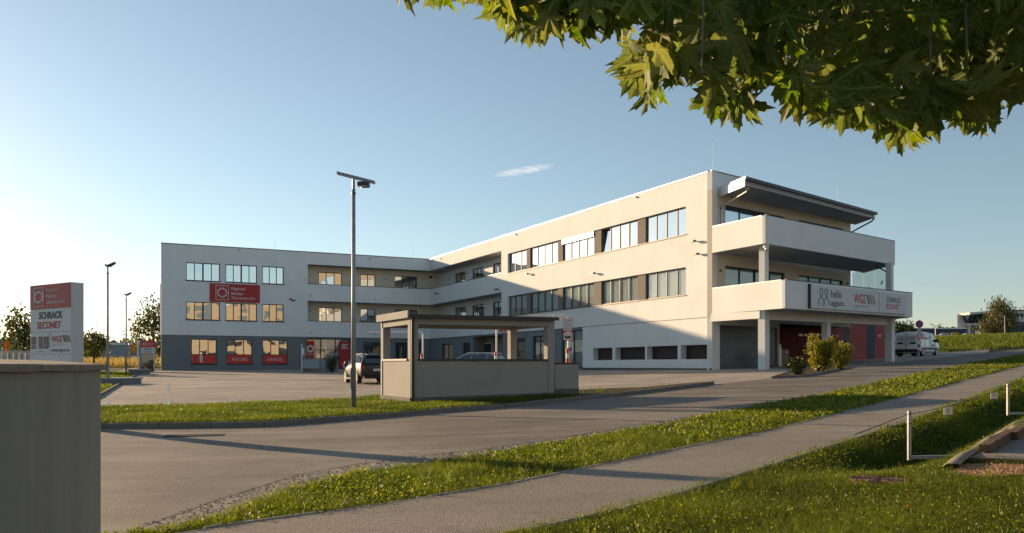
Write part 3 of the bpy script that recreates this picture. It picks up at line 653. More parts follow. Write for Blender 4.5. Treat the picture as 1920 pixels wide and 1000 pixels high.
# balconies of the right end
P1 = Vector(FM.p(FM.hit(1435)[0], 0, 0)).to_2d(); P2 = Vector((24.15, 52.5)); P3 = Vector(FE.p(EL, 0, 0)).to_2d(); P3b = Vector(FE.p(EL+1.2, 1.0, 0)).to_2d()
Q1 = Vector(FM.p(FM.hit(1472)[0], 0, 0)).to_2d(); Q2 = Vector((24.0, 49.9))
O2 = Vector(OC)
def inset(P, d):
    c = Vector((sum(p[0] for p in P)/len(P), sum(p[1] for p in P)/len(P))); out = []
    n = len(P)
    for i in range(n):
        a, q, c2 = Vector(P[i-1]), Vector(P[i]), Vector(P[(i+1) % n]); t0, t1 = (q-a).normalized(), (c2-q).normalized()
        n0, n1 = Vector((-t0.y, t0.x)), Vector((-t1.y, t1.x)); bis = (n0+n1); bis = bis/max(bis.length_squared, .3)*2; out.append(tuple(q+bis*d))
    return out
def strip(p, q, th, z0, z1, name, mat, parent=bld, e0=0, e1=0):
    """upright slab between two plan points, thickness th to the left of p>q"""
    t = (q-p).normalized(); n = Vector((-t.y, t.x))*th; p = p-t*e0; q = q+t*e1
    return MB().prism([tuple(p), tuple(q), tuple(q+n), tuple(p+n)], z0, z1).build(name, mat, parent)
for (A1, A2, z0, z1) in ((P1, P2, 6.34, 7.80), (Q1, Q2, 2.88, 4.31)):
    A3 = P3+Vector((1.0, .2))
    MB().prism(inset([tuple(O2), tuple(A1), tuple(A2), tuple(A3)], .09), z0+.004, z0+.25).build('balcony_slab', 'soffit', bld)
    strip(O2, A1, .18, z0-.001, z1, 'parapet', 'stucco_white'); strip(A1, A2, .18, z0-.002, z1, 'parapet', 'stucco'); strip(A2, A3, .18, z0-.003, z1, 'parapet', 'stucco')
    strip(O2, A1, .24, z1, z1+.05, 'parapet_cap', 'coping', e1=.03); strip(A1, A2, .24, z1+.001, z1+.051, 'parapet_cap', 'metal_dark', e1=.03)
# columns and beam
def post(u, Y, w, z0, z1, name='column', mat='stucco_white'):
    x = (u-CX)/FP*Y; F = Frame((x, Y), edir, (.643, -.766)); return MB(F).box(-w/2, w/2, -w/2, w/2, z0, z1).build(name, mat, bld)
post(1432, 43.9, .42, -.6, 2.88); post(1549, 47.4, .36, -.3, 2.88); post(1668.5, 50.7, .42, -.1, 2.88)
post(1432, 44.4, .36, 3.1, 6.35); post(1668, 51.6, .34, 3.1, 6.36)
strip(at(1432,0,43.9).to_2d(), at(1668,0,50.7).to_2d(), .36, 2.42, 2.885, 'beam', 'stucco_white'); strip(at(1432,0,43.9).to_2d(), O2+Vector((.2, .2)), .3, 2.46, 2.884, 'beam', 'stucco_white')
# glass wind screen at the far end of the lower balcony
g0, g1 = P3+Vector((.05, -.1)), Vector(((1664-CX)/FP*51.6, 51.6))
scr = strip(g0, g1, .05, 3.10, 3.2, 'screen_rail', 'coping')
for k in range(3):
    a_, c_ = g0+(g1-g0)*(k/3+.008), g0+(g1-g0)*((k+1)/3-.008); pn = strip(a_, c_, .02, 3.2, 6.3, 'screen_pane', 'glass_clear', scr)
    F = Frame(tuple((a_+c_)/2), tuple((c_-a_).normalized()))
    bx, bz, s_ = .1*(k-1), 4.75+.22*k, .22
    MB(F).vprism([(bx-s_, bz-.12), (bx-.02, bz-.02), (bx+.02, bz+.14), (bx+.07, bz+.02), (bx+s_*.9, bz+.12), (bx+.08, bz-.06), (bx-.04, bz-.08)], .0, .03).build('bird_sticker', 'ink', pn)
MB().tube([at(1640,498,51.8), at(1664,511,51.6)], .04).build('drain_pipe', 'metal_dark', bld)
# roof slab over the top terrace, gutter and pipes
N1 = at(1398,0,44.7).to_2d(); N2 = Vector((23.95, 55.0)); N0 = O2+Vector((.55, .45)); N3 = P3+Vector((.6, .7))
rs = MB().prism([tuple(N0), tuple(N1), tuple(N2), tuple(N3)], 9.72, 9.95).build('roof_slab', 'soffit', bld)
strip(N0, N1, -.06, 9.60, 10.02, 'fascia_board', 'white_paint', rs); strip(N0, N1, .12, 10.02, 10.16, 'fascia_cap', 'white_paint', rs)
strip(N1, N2, -.14, 9.93, 10.10, 'gutter', 'metal_dark', rs, e0=.02, e1=.15); strip(N1, N2, .10, 9.70, 9.93, 'edge_trim', 'white_paint', rs)
def P3D(p, z): return (p.x, p.y, z)
pa = at(1403,0,45.2).to_2d(); pw = FE.p(.8, .06, 0).to_2d()
MB().tube([P3D(pa, 9.68), P3D(pa+(pw-pa)*.08, 9.45), P3D(pw, 9.05), P3D(pw, 6.6)], .05).build('drain_pipe', 'light_metal', bld)
pb_ = FE.p(EL-.25, .06, 0).to_2d()
MB().tube([P3D(N2, 9.75), P3D(N2+(pb_-N2)*.1, 9.55), P3D(pb_, 9.0), P3D(pb_, 6.6)], .05).build('drain_pipe', 'metal_dark', bld)
# roof, hidden sides, caps, storey slab over the passage
BK = 13.0
L1 = FL.p(LQ, 0, 0); L2 = L1+Vector((-.385, .923, 0))*BK; E1 = FE.p(EL, 0, 0); EB = Vector((E1.x+mdir[0]*(LM+6), E1.y+mdir[1]*(LM+6), 0))
foot = [(OC[0], OC[1]), (E1.x, E1.y), (EB.x, EB.y), (L2.x, L2.y), (L1.x, L1.y), (IC[0], IC[1])]
MB().prism(inset(foot, .36), 10.3, 10.5).build('roof', 'grey_paint', bld)
MB().prism(inset(foot, .40), 2.61, 2.735).build('storey_slab', 'metal_dark', bld)
strip(E1.to_2d(), EB.to_2d(), .3, ZJ, 9.96, 'wall', 'stucco_cream'); strip(EB.to_2d(), L2.to_2d(), .3, ZG, ZT, 'wall', 'stucco')
strip(L2.to_2d(), (L1-(L1-L2).normalized()*.36).to_2d(), .3, ZJ, ZT, 'wall', 'stucco_white'); strip(L2.to_2d(), (L1-(L1-L2).normalized()*.42).to_2d(), .28, ZG, ZJ, 'wall', 'stucco_blue')
E7 = FE.p(7.5, -6, 0); strip(FE.p(gd[1]+.02, -.4, 0).to_2d(), FE.p(gd[1]+.02, -9, 0).to_2d(), .2, ZG, 2.6, 'passage_wall', 'stucco_brown')
strip(FE.p(gd[1]-.3, -9, 0).to_2d(), FE.p(EL, -9, 0).to_2d(), .2, ZG, 2.6, 'passage_wall', 'stucco_brown')
strip(OC and Vector(OC), FE.p(3.0, 0, 0).to_2d(), .35, 9.95, ZT, 'end_parapet', 'stucco')
# roof edge caps
MB(FM).box(-.03, LM, -.34, .05, ZT, ZT+.06).build('roof_cap', 'light_metal', bld); MB(FL).box(-.05, LQ+.04, -.34, .05, ZT+.002, ZT+.062).build('roof_cap', 'metal_dark', bld)  # main cap is the same dark metal, sunlight put into its pale colour
strip(O2, FE.p(3.05, 0, 0).to_2d(), .3, ZT+.004, ZT+.066, 'roof_cap', 'metal_dark', e0=.02)
MB().box(L1.x-.62, L1.x-.2, L1.y+1.2, L1.y+2.6, 2.6, 7.4).build('side_balcony', 'far_white', bld)
for (u, a_) in ((540, .9), (562, 1.4)):
    x = FL.hit(u, b=-4)[0]; MB(FL).box(x-a_/2, x+a_/2, -4.6, -4, 10.5, 11.55).build('roof_vent', 'zinc', bld)
for (F_, a_, b_, h_) in ((FM, .0+.15, -.2, 1.7), (FM, 27.5, -.8, .9), (FL, 1.6, -.6, 1.6), (FL, 15.6, -.5, 1.0)):
    MB(F_).cyl((a_, b_, ZT), (a_, b_, ZT+h_), .009, 6).build('lightning_rod', 'grey_paint', bld)
pr = at(1571, 0, 54.5); MB().cyl((pr.x, pr.y, 9.9), (pr.x, pr.y, 11.6), .014, 6, .01).build('lightning_rod', 'grey_paint', bld)
# lamps and small fittings on the walls
def flood(F, u, v, b=0., s_=1):
    a_, z = F.hit(u, v, b); mb = MB(F); mb.cyl((a_, b, z), (a_, b+.22, z+.03), .03, 6); mb.box(a_-.14, a_+.14, b+.16, b+.36, z-.05, z+.06)
    mb.build('flood_light', 'metal_dark', bld)
for (F_, u, v) in ((FM,1306,453),(FM,1312,477),(FM,993,514),(FM,1118,513),(FM,822,551),(FM,935,543)): flood(F_, u, v)
def stub(F, u, v, b=0., r=.055, mat='ink', d=.14):
    a_, z = F.hit(u, v, b); MB(F).cyl((a_, b, z), (a_, b+d, z), r, 8).build('wall_lamp', mat, bld)
for (u, v) in ((583,555),(703,561),(582,624),(702,626),(693,485),(449,469)): stub(FL, u, v, 0, .05, 'metal_dark')
for (u, v) in ((827,485),(967,440),(1193,370),(850,554)): stub(FM, u, v, 0, .06, 'white_paint')
for (u, v) in ((843,522),(877,513),(836,592),(876,582)): stub(FM, u, v, -RD, .06, 'ink', .08)
for (u, v) in ((581,516),(722,523),(581,583)): stub(FL, u, v, -RD, .06, 'metal_dark', .08)
for (u, v) in ((1351,391),(1350,508),(1588,532)): stub(FE, u, v, 0, .06, 'ink', .08)
a_, z_ = FL.hit(545, 562); MB(FL).box(a_-.1,a_+.1,0,.12,z_-.05,z_+.15).build('alarm_box', 'red_bright', bld); a_, z_ = FL.hit(550, 563); MB(FL).box(a_-.18,a_+.15,0,.16,z_-.06,z_+.03).build('camera', 'metal_dark', bld)
a_, z_ = FL.hit(807, 520, -RD); MB(FL).box(a_-.12,a_+.12,-RD,-RD+.2,z_-.1,z_+.1).build('wall_lamp', 'ink', bld)
a_, z_ = FE.hit(1434, 462); pc = at(1434, 462, 43.9); MB().cyl((pc.x,pc.y-.2,pc.z+.15),(pc.x,pc.y-.2,pc.z-.1),.16,10).cyl((pc.x,pc.y-.22,pc.z-.1),(pc.x,pc.y-.3,pc.z-.25),.09,8).build('camera','white_paint',bld)

# ------------------------------------------------------------------ signs on the building
def flower(F, a, z, r, b, parent, mat='white_sign', n=10):
    for i in range(n):
        t0 = 2*math.pi*i/n; mb = MB(F)
        c, s_ = math.cos(t0), math.sin(t0)
        pts = [(a+(c*rr-s_*w)*1., z+s_*rr+c*w) for rr, w in ((.62*r,-.10*r),(.80*r,-.15*r),(.82*r,-.21*r),(.99*r,-.19*r),(.99*r,.19*r),(.82*r,.21*r),(.80*r,.15*r),(.62*r,.10*r))]
        mb.vprism(pts, b, b+.012).build('petal', mat, parent)
def frame_sq(F, a0, a1, z0, z1, t, b, parent, mat='white_sign'):
    return MB(F).box(a0,a1,b,b+.01,z0,z0+t).box(a0,a1,b,b+.01,z1-t,z1).box(a0,a0+t,b,b+.01,z0+t,z1-t).box(a1-t,a1,b,b+.01,z0+t,z1-t).build('logo_frame', mat, parent)
x1, z1 = FL.hit(393, 530); x0, zb = FL.hit(487, 567); zt_ = z1
zb = 5.86; zt_ = 7.56
ban = MB(FL).box(x0, x1, .03, .08, zb, zt_).build('company_banner', 'red_sign'); tag(ban, 'red company banner with white flower logo between the left wing windows', 'banner')
H = zt_-zb; Wd = x1-x0
frame_sq(FL, x1-.375*Wd, x1-.115*Wd, zb+.10*H, zb+.90*H, .05, .08, ban); flower(FL, x1-.245*Wd, zb+H*.5, H*.28, .08, ban)
xt = x1-.425*Wd
for t_, zz, ww, hh_ in (('Regional', .63, .275, .20), ('Medien', .40, .235, .16), ('Oberösterreich', .16, .47, .17)): text(t_, FL, xt, zb+zz*H, ww*Wd, hh_*H, 'white_sign', ban, b=.08, sgn=-1, bold=.012 if ww < .4 else .0)
# boards on the lower balcony: frame along Q1>Q2
FQ = Frame(tuple(Q1), tuple((Q2-Q1).normalized()))
x0, x1, x2 = FQ.hit(1516)[0], FQ.hit(1644)[0], FQ.hit(1695)[0]
zb, zt_ = 2.98, 4.20
sg = MB(FQ).box(x0, x1-.01, .03, .13, zb, zt_).build('sign_board', 'white_sign'); tag(sg, 'long white balcony board with looped hello again logo and striped WGS logo', 'sign')
MB(FQ).box(x0-.06, x0, .0, .15, zb-.03, zt_+.03).build('board_edge', 'metal_dark', sg)
u_ = lambda u: FQ.hit(u)[0]
def arcs(F, pts, w, b, mat, parent):
    mb = MB(F)
    for i in range(len(pts)-1):
        p, q = Vector(pts[i]), Vector(pts[i+1]); t = (q-p).normalized()*.012; n = Vector((-t.y, t.x)).normalized()*w/2
        mb.vprism([tuple(p-t-n), tuple(q+t-n), tuple(q+t+n), tuple(p-t+n)], b+.001*i/len(pts), b+.008)
    return mb.build('logo_loop', mat, parent)
c0 = (u_(1535.5)+u_(1545.5))/2; zc = 3.62; dxl = u_(1545.5)-u_(1535.5); dxl = max(dxl, .5)
def loop(cx_, sg_):
    pts = [(cx_-sg_*.28, zc-.46), (cx_-sg_*.24, zc-.22), (cx_-sg_*.06, zc-.05), (cx_+sg_*.12, zc+.14)]
    for k in range(0, 11): t = R(10+k*17); pts.append((cx_+sg_*.14*math.cos(t)*1.0, zc+.24+.17*math.sin(t)))
    return pts+[(cx_-sg_*.12, zc+.14), (cx_+sg_*.06, zc-.05), (cx_+sg_*.22, zc-.20)]
arcs(FQ, loop(c0-.24, 1), .055, .13, 'blue_logo', sg); arcs(FQ, loop(c0+.24, -1), .055, .138, 'green_logo', sg)
ring(FQ, c0, zc-.36, .08, .13, .13, .142, 14).build('logo_loop', 'teal_logo', sg)
text('hello', FQ, u_(1554), 3.60, u_(1574)-u_(1554), .42, 'ink', sg, b=.13, bold=.012); text('again.', FQ, u_(1554), 3.08, u_(1580)-u_(1554), .40, 'ink', sg, b=.13, bold=.012)
text('WGS', FQ, u_(1597), 3.42, u_(1619)-u_(1597), .52, 'ink_red', sg, b=.13, bold=.02)
text('Liegenschaftsverwaltungs\nGmbH', FQ, u_(1598), 3.10, u_(1625)-u_(1598), .24, 'grey_line', sg, b=.13)
def stripes(F, a0, w, z0, z1, b, parent, sgn=1):
    for k, mt_ in enumerate(('ink', 'grey_line', 'teal_logo', 'yellow', 'ink_red')):
        x = a0+sgn*w*k/5; s_ = w*.13; k_ = sgn*w*.32
        MB(F).vprism([(x, z1), (x+sgn*s_, z1), (x+sgn*s_+k_, z0), (x+k_, z0)], b, b+.006).build('logo_stripe', mt_, parent)
stripes(FQ, u_(1620), (u_(1638)-u_(1620))*.78, 3.42, 3.95, .13, sg)
sg2 = MB(FQ).box(x1+.01, x2, .03, .15, zb+.02, zt_-.04).build('sign_board', 'white_sign'); tag(sg2, 'short white balcony board reading SCHRACK SECONET at the far corner', 'sign')
text('SCHRACK', FQ, u_(1658), 3.62, u_(1684)-u_(1658), .30, 'ink', sg2, b=.15, bold=.015); text('SECONET', FQ, u_(1656), 3.24, u_(1682)-u_(1656), .30, 'ink_red', sg2, b=.15, bold=.015)
# red letters over the entrance
x1, z_ = FM.hit(936, 621); x0, _ = FM.hit(974, 621)
l0 = text('SECONET', FM, x1, 2.85, x1-x0, .55, 'red_bright', None, b=.06, sgn=-1, bold=.03, name='channel_letters'); tag(l0, 'red raised letters on the white band above the entrance', 'letters')

# ------------------------------------------------------------------ bin shelter in front of the lot
A, B_, D = Vector((-2.67, 21.9)), Vector((1.19, 23.3)), Vector((-3.80, 24.1)); C = B_+(D-A)
sh = thing('bin_shelter', 'beige rendered bin shelter with open sides, flat roof and low wall', 'shelter', (A.x, A.y, Tz(*A)+.1))
corn = [A, B_, C, D]
for i in range(4):
    p, q = corn[i], corn[(i+1) % 4]; t = (q-p).normalized()
    strip(p, q, .18, -1.3 if i in (0, 3) else -1.2, .12, 'low_wall', 'stucco_shelter', sh)
    strip(p, q, .18, 1.08, 1.27, 'top_beam', 'stucco_shelter', sh)
    strip(p+t*.2, q-t*.2, -.04, .12, .17, 'sill', 'metal_dark' if i in (0, 3) else 'light_metal', sh); strip(p+t*.2, q-t*.2, .22, .121, .171, 'sill', 'light_metal', sh)
    strip(p, q, -.025, -1.35, -.86+.0*i, 'plinth', 'plinth', sh, e0=.02, e1=.02) if i != 0 else MB().add([(*(p+Vector((t.y,-t.x))*s_).to_tuple(), z) for s_ in (0, .025) for z in (-1.35, -.86)]+[(*(q+Vector((t.y,-t.x))*s_).to_tuple(), z) for s_ in (0, .025) for z in (-1.25, -.76)], [(0,1,3,2),(4,6,7,5),(0,4,5,1),(2,3,7,6),(1,5,7,3),(0,2,6,4)]).build('plinth', 'plinth', sh)
ctr = (A+B_+C+D)/4
for p in corn:
    t = (B_-A).normalized(); n = (D-A).normalized(); sx_, sy_ = (1 if (ctr-p).dot(t) > 0 else -1), (1 if (ctr-p).dot(n) > 0 else -1)
    p0 = p+t*.002*sx_+n*.002*sy_; MB().prism([tuple(p0), tuple(p0+t*.21*sx_), tuple(p0+t*.21*sx_+n*.21*sy_), tuple(p0+n*.21*sy_)], -.9, 1.2).build('corner_post', 'stucco_shelter', sh)
t, n = (B_-A).normalized(), (D-A).normalized()
rf = MB().prism([tuple(A-t*.05-n*.07), tuple(B_+t*.05-n*.07), tuple(C+t*.05+n*.07), tuple(D-t*.05+n*.07)], 1.27, 1.34).build('roof', 'metal_dark', sh)
strip(D-t*.06+n*.06, A-t*.06-n*.08, -.05, 1.245, 1.44, 'verge_board', 'stucco_shelter', rf); strip(A-n*.08, B_-n*.08, -.09, 1.245, 1.325, 'gutter', 'metal_dark', rf, e0=.04, e1=.06)
pc = A+Vector((t.y, -t.x))*.05+t*.05
MB().tube([(pc.x, pc.y, 1.25), (pc.x, pc.y, -1.1)], .042, 8).build('downpipe', 'metal_dark', sh)
E_ = B_+t*.74
strip(B_+t*.02, E_, .2, -1.1, .02, 'wing_wall', 'stucco_shelter', sh); strip(B_+t*.02, E_, .26, .02, .07, 'wing_cap', 'metal_dark', sh, e1=.03); strip(B_+t*.02, E_, -.02, -1.1, -.66, 'plinth', 'plinth', sh)
# soil at the wing wall's foot is part of the verge

# ------------------------------------------------------------------ entrance height bars and their signs
def striped(p, z0, z1, r, root, n=4):
    for k in range(n):
        MB().cyl((p.x, p.y, z0+(z1-z0)*k/n), (p.x, p.y, z0+(z1-z0)*(k+1)/n), r, 10).build('stripe_band', 'white_paint' if k % 2 == 0 else 'red_bright', root)
def height_bar(u, Y, ztop, uarm, label, fat=False):
    p = at(u, HY, Y); z0 = Tz(p.x, p.y); root = thing('height_bar', label, 'height bar', (p.x, p.y, z0), 'white swing bars at the lot entrance')
    d = -1; e_ = at(uarm, HY, Y)
    MB().tube([(p.x,p.y,z0), (p.x,p.y,ztop-.12), (p.x-.04,p.y,ztop-.03), (p.x-.14,p.y,ztop), (e_.x,e_.y,ztop)], .038, 8).build('bar', 'white_paint', root)
    if fat: MB().cyl((p.x-.16,p.y-.03,ztop-.02), (p.x-.55,p.y-.03,ztop-.02), .075, 10).build('counterweight', 'white_paint', root); MB().cyl((p.x-.2,p.y,ztop-.14), (p.x-.46,p.y,ztop-.14), .045, 10).build('roller', 'white_paint', root)
    striped(Vector((p.x-.05, p.y-.06, 0)), z0+.75, z0+1.45, .055, root); MB().cyl((p.x-.05,p.y-.06,z0),(p.x-.05,p.y-.06,z0+.75),.05,10).build('foot_post','white_paint',root)
    return root, p, z0
height_bar(793, 38, 1.52, 690, 'white bent bar seen through the shelter beside its left corner')
height_bar(931, 40, 1.95, 850, 'white bent bar with striped post in the middle of the shelter opening')
hb, hp, hz = height_bar(1066, 30, 1.80, 992, 'bright white bent bar with fat roller right of the shelter roof', True)
FH = Frame((hp.x, hp.y-.06), (1, 0), (0, -1))
ps2 = thing('warning_sign', 'two red framed white warning plates on a post right of the shelter', 'sign', (hp.x, hp.y-.06, hz))
def px(F, u, v): return F.hit(u, v)
for (v0, v1) in ((597.5, 621.5), (622.5, 638.5)):
    a0, z1 = FH.hit(1056, v0); a1, z0 = FH.hit(1073, v1)
    pl = MB(FH).box(a0, a1, 0, .015, z0, z1).build('plate', 'red_bright', ps2); MB(FH).box(a0+.018, a1-.018, .015, .02, z0+.018, z1-.018).build('face', 'white_sign', pl)
    if v0 < 600:
        for k in range(6): MB(FH).box(a0+.04, a1-.04-.03*(k % 2), .0201, .022, z1-.17-.05*k, z1-.15-.05*k).build('print_line', 'grey_line', pl)
        MB(FH).box(a0+.08, a0+.14, .0201, .022, z1-.10, z1-.07).box(a0+.18, a0+.25, .0201, .022, z1-.10, z1-.07).build('print_mark', 'ink', pl)
    else:
        MB(FH).vprism([(a0+.05,z0+.10),(a0+.05,z0+.16),(a0+.10,z0+.15),(a0+.17,z0+.14),(a0+.22,z0+.16),(a0+.27,z0+.16),(a0+.27,z0+.10),(a0+.23,z0+.07),(a0+.08,z0+.07)], .0201, .023).build('tow_truck_print', 'ink', pl)
        MB(FH).vprism([(a0+.06,z0+.23),(a0+.07,z0+.24),(a0+.2,z0+.17),(a0+.19,z0+.16)], .0201, .023).build('tow_arm_print', 'grey_line', pl)
bl_, zz = FH.hit(1070, 655); MB(FH).box(bl_-.04, bl_+.04, 0, .012, zz-.06, zz+.06).build('small_plate', 'blue_sign', ps2); bl_, zz = FH.hit(1071, 645); MB(FH).box(bl_-.07, bl_+.07, 0, .012, zz-.06, zz+.07).build('small_plate', 'white_sign', ps2)
MB(FH).cyl((.09, -.02, hz), (.09, -.02, 1.2), .02, 6).build('post', 'zinc', ps2)
MB(FH).cyl((-.06, -.02, .9), (.1, -.02, .9), .012, 6).build('clamp', 'zinc', ps2)

# ------------------------------------------------------------------ street lamps
def lamp(u, vb, vt, label, Y=None, r=.055, head='bar'):
    g_ = G(u, vb) if Y is None else ((u-CX)/FP*Y, Y); x, y = g_; z0 = Tz(x, y); zt = (HY-vt)/FP*y
    root = thing('street_lamp', label, 'street lamp', (x, y, z0), 'street lamps round the parking lot')
    MB().cyl((x,y,z0-.1), (x,y,zt-.3), r*1.15, 12, r*.8).build('pole', 'zinc', root, smooth=True); MB().cyl((x,y,zt-.4), (x,y,zt-.05), r*.62, 10).build('spigot', 'zinc', root)
    MB().cyl((x,y,zt-.42), (x,y,zt-.38), r*1.05, 12).build('collar', 'metal_dark', root)
    MB().box(x-r*1.2, x-r*.8, y-.06, y+.06, z0+.6, z0+1.1) .build('hatch', 'grey_paint', root)
    return root, x, y, z0, zt
root, x, y, z0, zt = lamp(663, 776, 332, 'tall galvanised street lamp with crossbar head beside the shelter', r=.053)
k = y/FP
MB().add([(x-31*k, y-.04, zt+.06), (x+40*k, y-.04, zt-.17), (x+40*k, y-.04, zt-.10), (x-31*k, y-.04, zt+.13), (x-31*k, y+.06, zt+.06), (x+40*k, y+.06, zt-.17), (x+40*k, y+.06, zt-.10), (x-31*k, y+.06, zt+.13)], [(0,1,2,3),(7,6,5,4),(0,4,5,1),(1,5,6,2),(2,6,7,3),(3,7,4,0)]).build('crossbar', 'zinc', root)
MB().box(x+9*k, x+30*k, y-.16, y+.08, zt-.24, zt-.14).build('lamp_head', 'metal_dark', root); MB().box(x+11*k, x+28*k, y-.14, y+.06, zt-.255, zt-.24).build('lens', 'glass_pale', root)
for kk in range(8): MB().box(x+(-28+kk*8.5)*k, x+(-25.5+kk*8.5)*k, y-.046, y-.04, zt+.08-.026*kk, zt+.10-.026*kk).build('slot', 'ink', root)
for (u, vb, vt, lab) in ((202,726,497,'nearer of the two thin street lamps along the left kerb'), (236.5,708,552,'farther of the two thin street lamps along the left kerb')):
    root, x, y, z0, zt = lamp(u, vb, vt, lab, Y={202: 40., 236.5: 59.}[u])
    MB().vprism([(x-.08, zt-.08), (x-.02, zt-.02), (x+.35, zt+.14), (x+.36, zt+.07), (x+.10, zt-.10)], y-.09, y+.09).build('lamp_head', 'metal_dark', root)
    MB().vprism([(x-.10, zt+.04), (x+.02, zt-.04), (x+.02, zt-.1), (x-.12, zt-.02)], y-.07, y+.07).build('bracket', 'metal_dark', root)

# ------------------------------------------------------------------ entrance totem on the left
TY = 16.6
F0 = at(57, HY, TY+.85).to_2d(); F1 = at(133, HY, TY).to_2d(); F2 = at(147, HY, TY+.35).to_2d()
class WideFrame(Frame):
    kx = 1.
    def p(s, a, b, z):
        if z > -.25: z = 1.16+(z-.99)*(.78 if z < .99 else .746)
        return Frame.p(s, a*s.kx, b, z)
FT = WideFrame(tuple(F0), tuple((F1-F0).normalized())); tw = 1.34; FT.kx = (F1-F0).length/tw; td = .26
zT, zB = 1.66, Tz(F1.x, F1.y)
tot = MB(FT).box(0, tw, -td, 0, zB-.05, zT).build('company_totem', 'white_sign'); tag(tot, 'white and red company totem rising behind the concrete wall', 'totem sign')
zr = lambda v: (HY-v)/FP*(TY+.2)
MB(FT).box(.01, tw-.01, 0, .012, .99, zT-.01).build('red_panel', 'red_sign', tot)
frame_sq(FT, .16, .48, 1.05, 1.58, .015, .012, tot); flower(FT, .32, 1.315, .17, .012, tot)
for t_, zz, ww in (('Regional', 1.43, .40), ('Medien', 1.27, .33), ('Oberösterreich', 1.11, .62)): text(t_, FT, .56, zz, ww, .11, 'white_sign', tot, b=.013)
text('SCHRACK', FT, .30, .72, .78, .19, 'ink', tot, b=.002, bold=.03); text('SECONET', FT, .24, .46, .78, .19, 'ink_red', tot, b=.002, bold=.03)
MB(FT).box(.0, tw, 0, .004, .375, .385).box(.0, tw, 0, .004, -.215, -.205).box(.66, .668, 0, .0045, -.2, .37).build('joint', 'grey_line', tot)
for a0, a1, mt_ in ((.04, .20, 'navy'), (.30, .42, 'brown_sign'), (.46, .62, 'navy')): MB(FT).box(a0, a1, 0, .006, -.06, .26).build('logo_block', mt_, tot)
text('&', FT, .19, -.06, .14, .32, 'white_sign', tot, b=.006); MB(FT).box(.2, .45, 0, .003, -.15, -.125).build('print_line', 'grey_line', tot)
for a0, a1 in ((.06, .18), (.48, .60)):
    for k in range(2): MB(FT).box(a0, a1, .006, .0075, .0+.045*k, .018+.045*k).build('print_line', 'grey_line', tot)
text('WGS', FT, .72, .10, .34, .17, 'ink_red', tot, b=.002, bold=.02); stripes(FT, 1.08, .20, .10, .28, .002, tot)
text('Liegenschaftsverwaltungs\nGmbH', FT, .74, .0, .38, .07, 'grey_line', tot, b=.002); text('www.wgs.co.at', FT, .72, -.17, .58, .10, 'ink', tot, b=.002, bold=.01)
# small totem by the left wing
q = at(277, HY, 68); zq = Tz(q.x, q.y); FT2 = Frame((q.x-.55, q.y), (1, .0)); 
t2 = thing('entrance_sign', 'small red and white sign over a glass case at the left wing corner', 'sign', (q.x, q.y, zq))
MB(FT2).box(-.12, .0, -.2, 0, zq, 2.05).build('post', 'hall_blue', t2); MB(FT2).box(1.02, 1.10, -.1, 0, zq, 1.0).build('post', 'light_metal', t2)
MB(FT2).box(0, 1.12, -.15, 0, 1.45, 2.0).build('red_panel', 'red_bright', t2); MB(FT2).box(0, 1.12, -.15, -.001, .95, 1.449).build('white_panel', 'white_sign', t2)
ring(FT2, .3, 1.73, .09, .15, 0, .01, 12).build('logo_ring', 'white_sign', t2); text('Regional\nMedien', FT2, .52, 1.6, .5, .26, 'white_sign', t2, b=.0); text('SCHRACK', FT2, .25, 1.24, .65, .13, 'ink', t2, b=0, bold=.02); text('SECONET', FT2, .23, 1.03, .65, .13, 'ink_red', t2, b=0, bold=.02)
MB(FT2).box(.02, 1.0, -.06, -.04, zq+.05, .9).build('glass_panel', 'glass_dark', t2)

# ------------------------------------------------------------------ concrete wall in the foreground
w0, w1 = Vector((-2.30, 3.2)), Vector((-2.865, 5.8)); cw = thing('concrete_wall', 'streaked grey concrete wall with thin stone coping at the left edge', 'wall', (-2.6, 4.5, -1.4))
strip(w0-(w1-w0)*.6, w1, .30, -1.7, -.036, 'wall', 'concrete', cw)
tt = (w1-w0).normalized(); nn = Vector((-tt.y, tt.x)); c0_, c1_ = w0-(w1-w0)*.6, w1+tt*.015
sec = [(-.03, -.034), (-.03, -.004), (-.02, .006), (.33, .034), (.36, .022), (.36, -.034)]
cb = MB(); NS = 14
for i in range(NS+1):
    c = c0_+(c1_-c0_)*(i/NS)
    cb.add([(c.x+nn.x*a_, c.y+nn.y*a_, z_+random.uniform(-.002, .002)) for a_, z_ in sec], [])
k = len(sec)
cb.f = [(i*k+j, i*k+(j+1) % k, (i+1)*k+(j+1) % k, (i+1)*k+j) for i in range(NS) for j in range(k)]+[tuple(range(k-1, -1, -1)), tuple(range(NS*k, NS*k+k))]
cb.build('coping', 'coping_stone', cw)

# ------------------------------------------------------------------ vehicles
def wheel(mb_root, x, y, r, w, side, rim='rim'):
    t_ = MB().cyl((x, y-w/2, r), (x, y+w/2, r), r, 20).build('wheel', 'rubber', mb_root)
    s_ = 1 if side > 0 else -1
    rm = MB().cyl((x, y+s_*(w/2-.03), r), (x, y+s_*(w/2+.012), r), r*.66, 16); rm.build('rim', rim, t_)
    hub = MB()
    for k in range(5):
        a_ = 2*math.pi*k/5; hub.vprism([(x+r*.18*math.cos(a_+.5), r+r*.18*math.sin(a_+.5)), (x+r*.58*math.cos(a_+.35), r+r*.58*math.sin(a_+.35)), (x+r*.60*math.cos(a_+.62), r+r*.60*math.sin(a_+.62)), (x+r*.58*math.cos(a_+.9), r+r*.58*math.sin(a_+.9)), (x+r*.18*math.cos(a_+.75), r+r*.18*math.sin(a_+.75))], y+s_*(w/2+.013), y+s_*(w/2+.016))
    hub.build('rim_gap', 'rubber', t_)
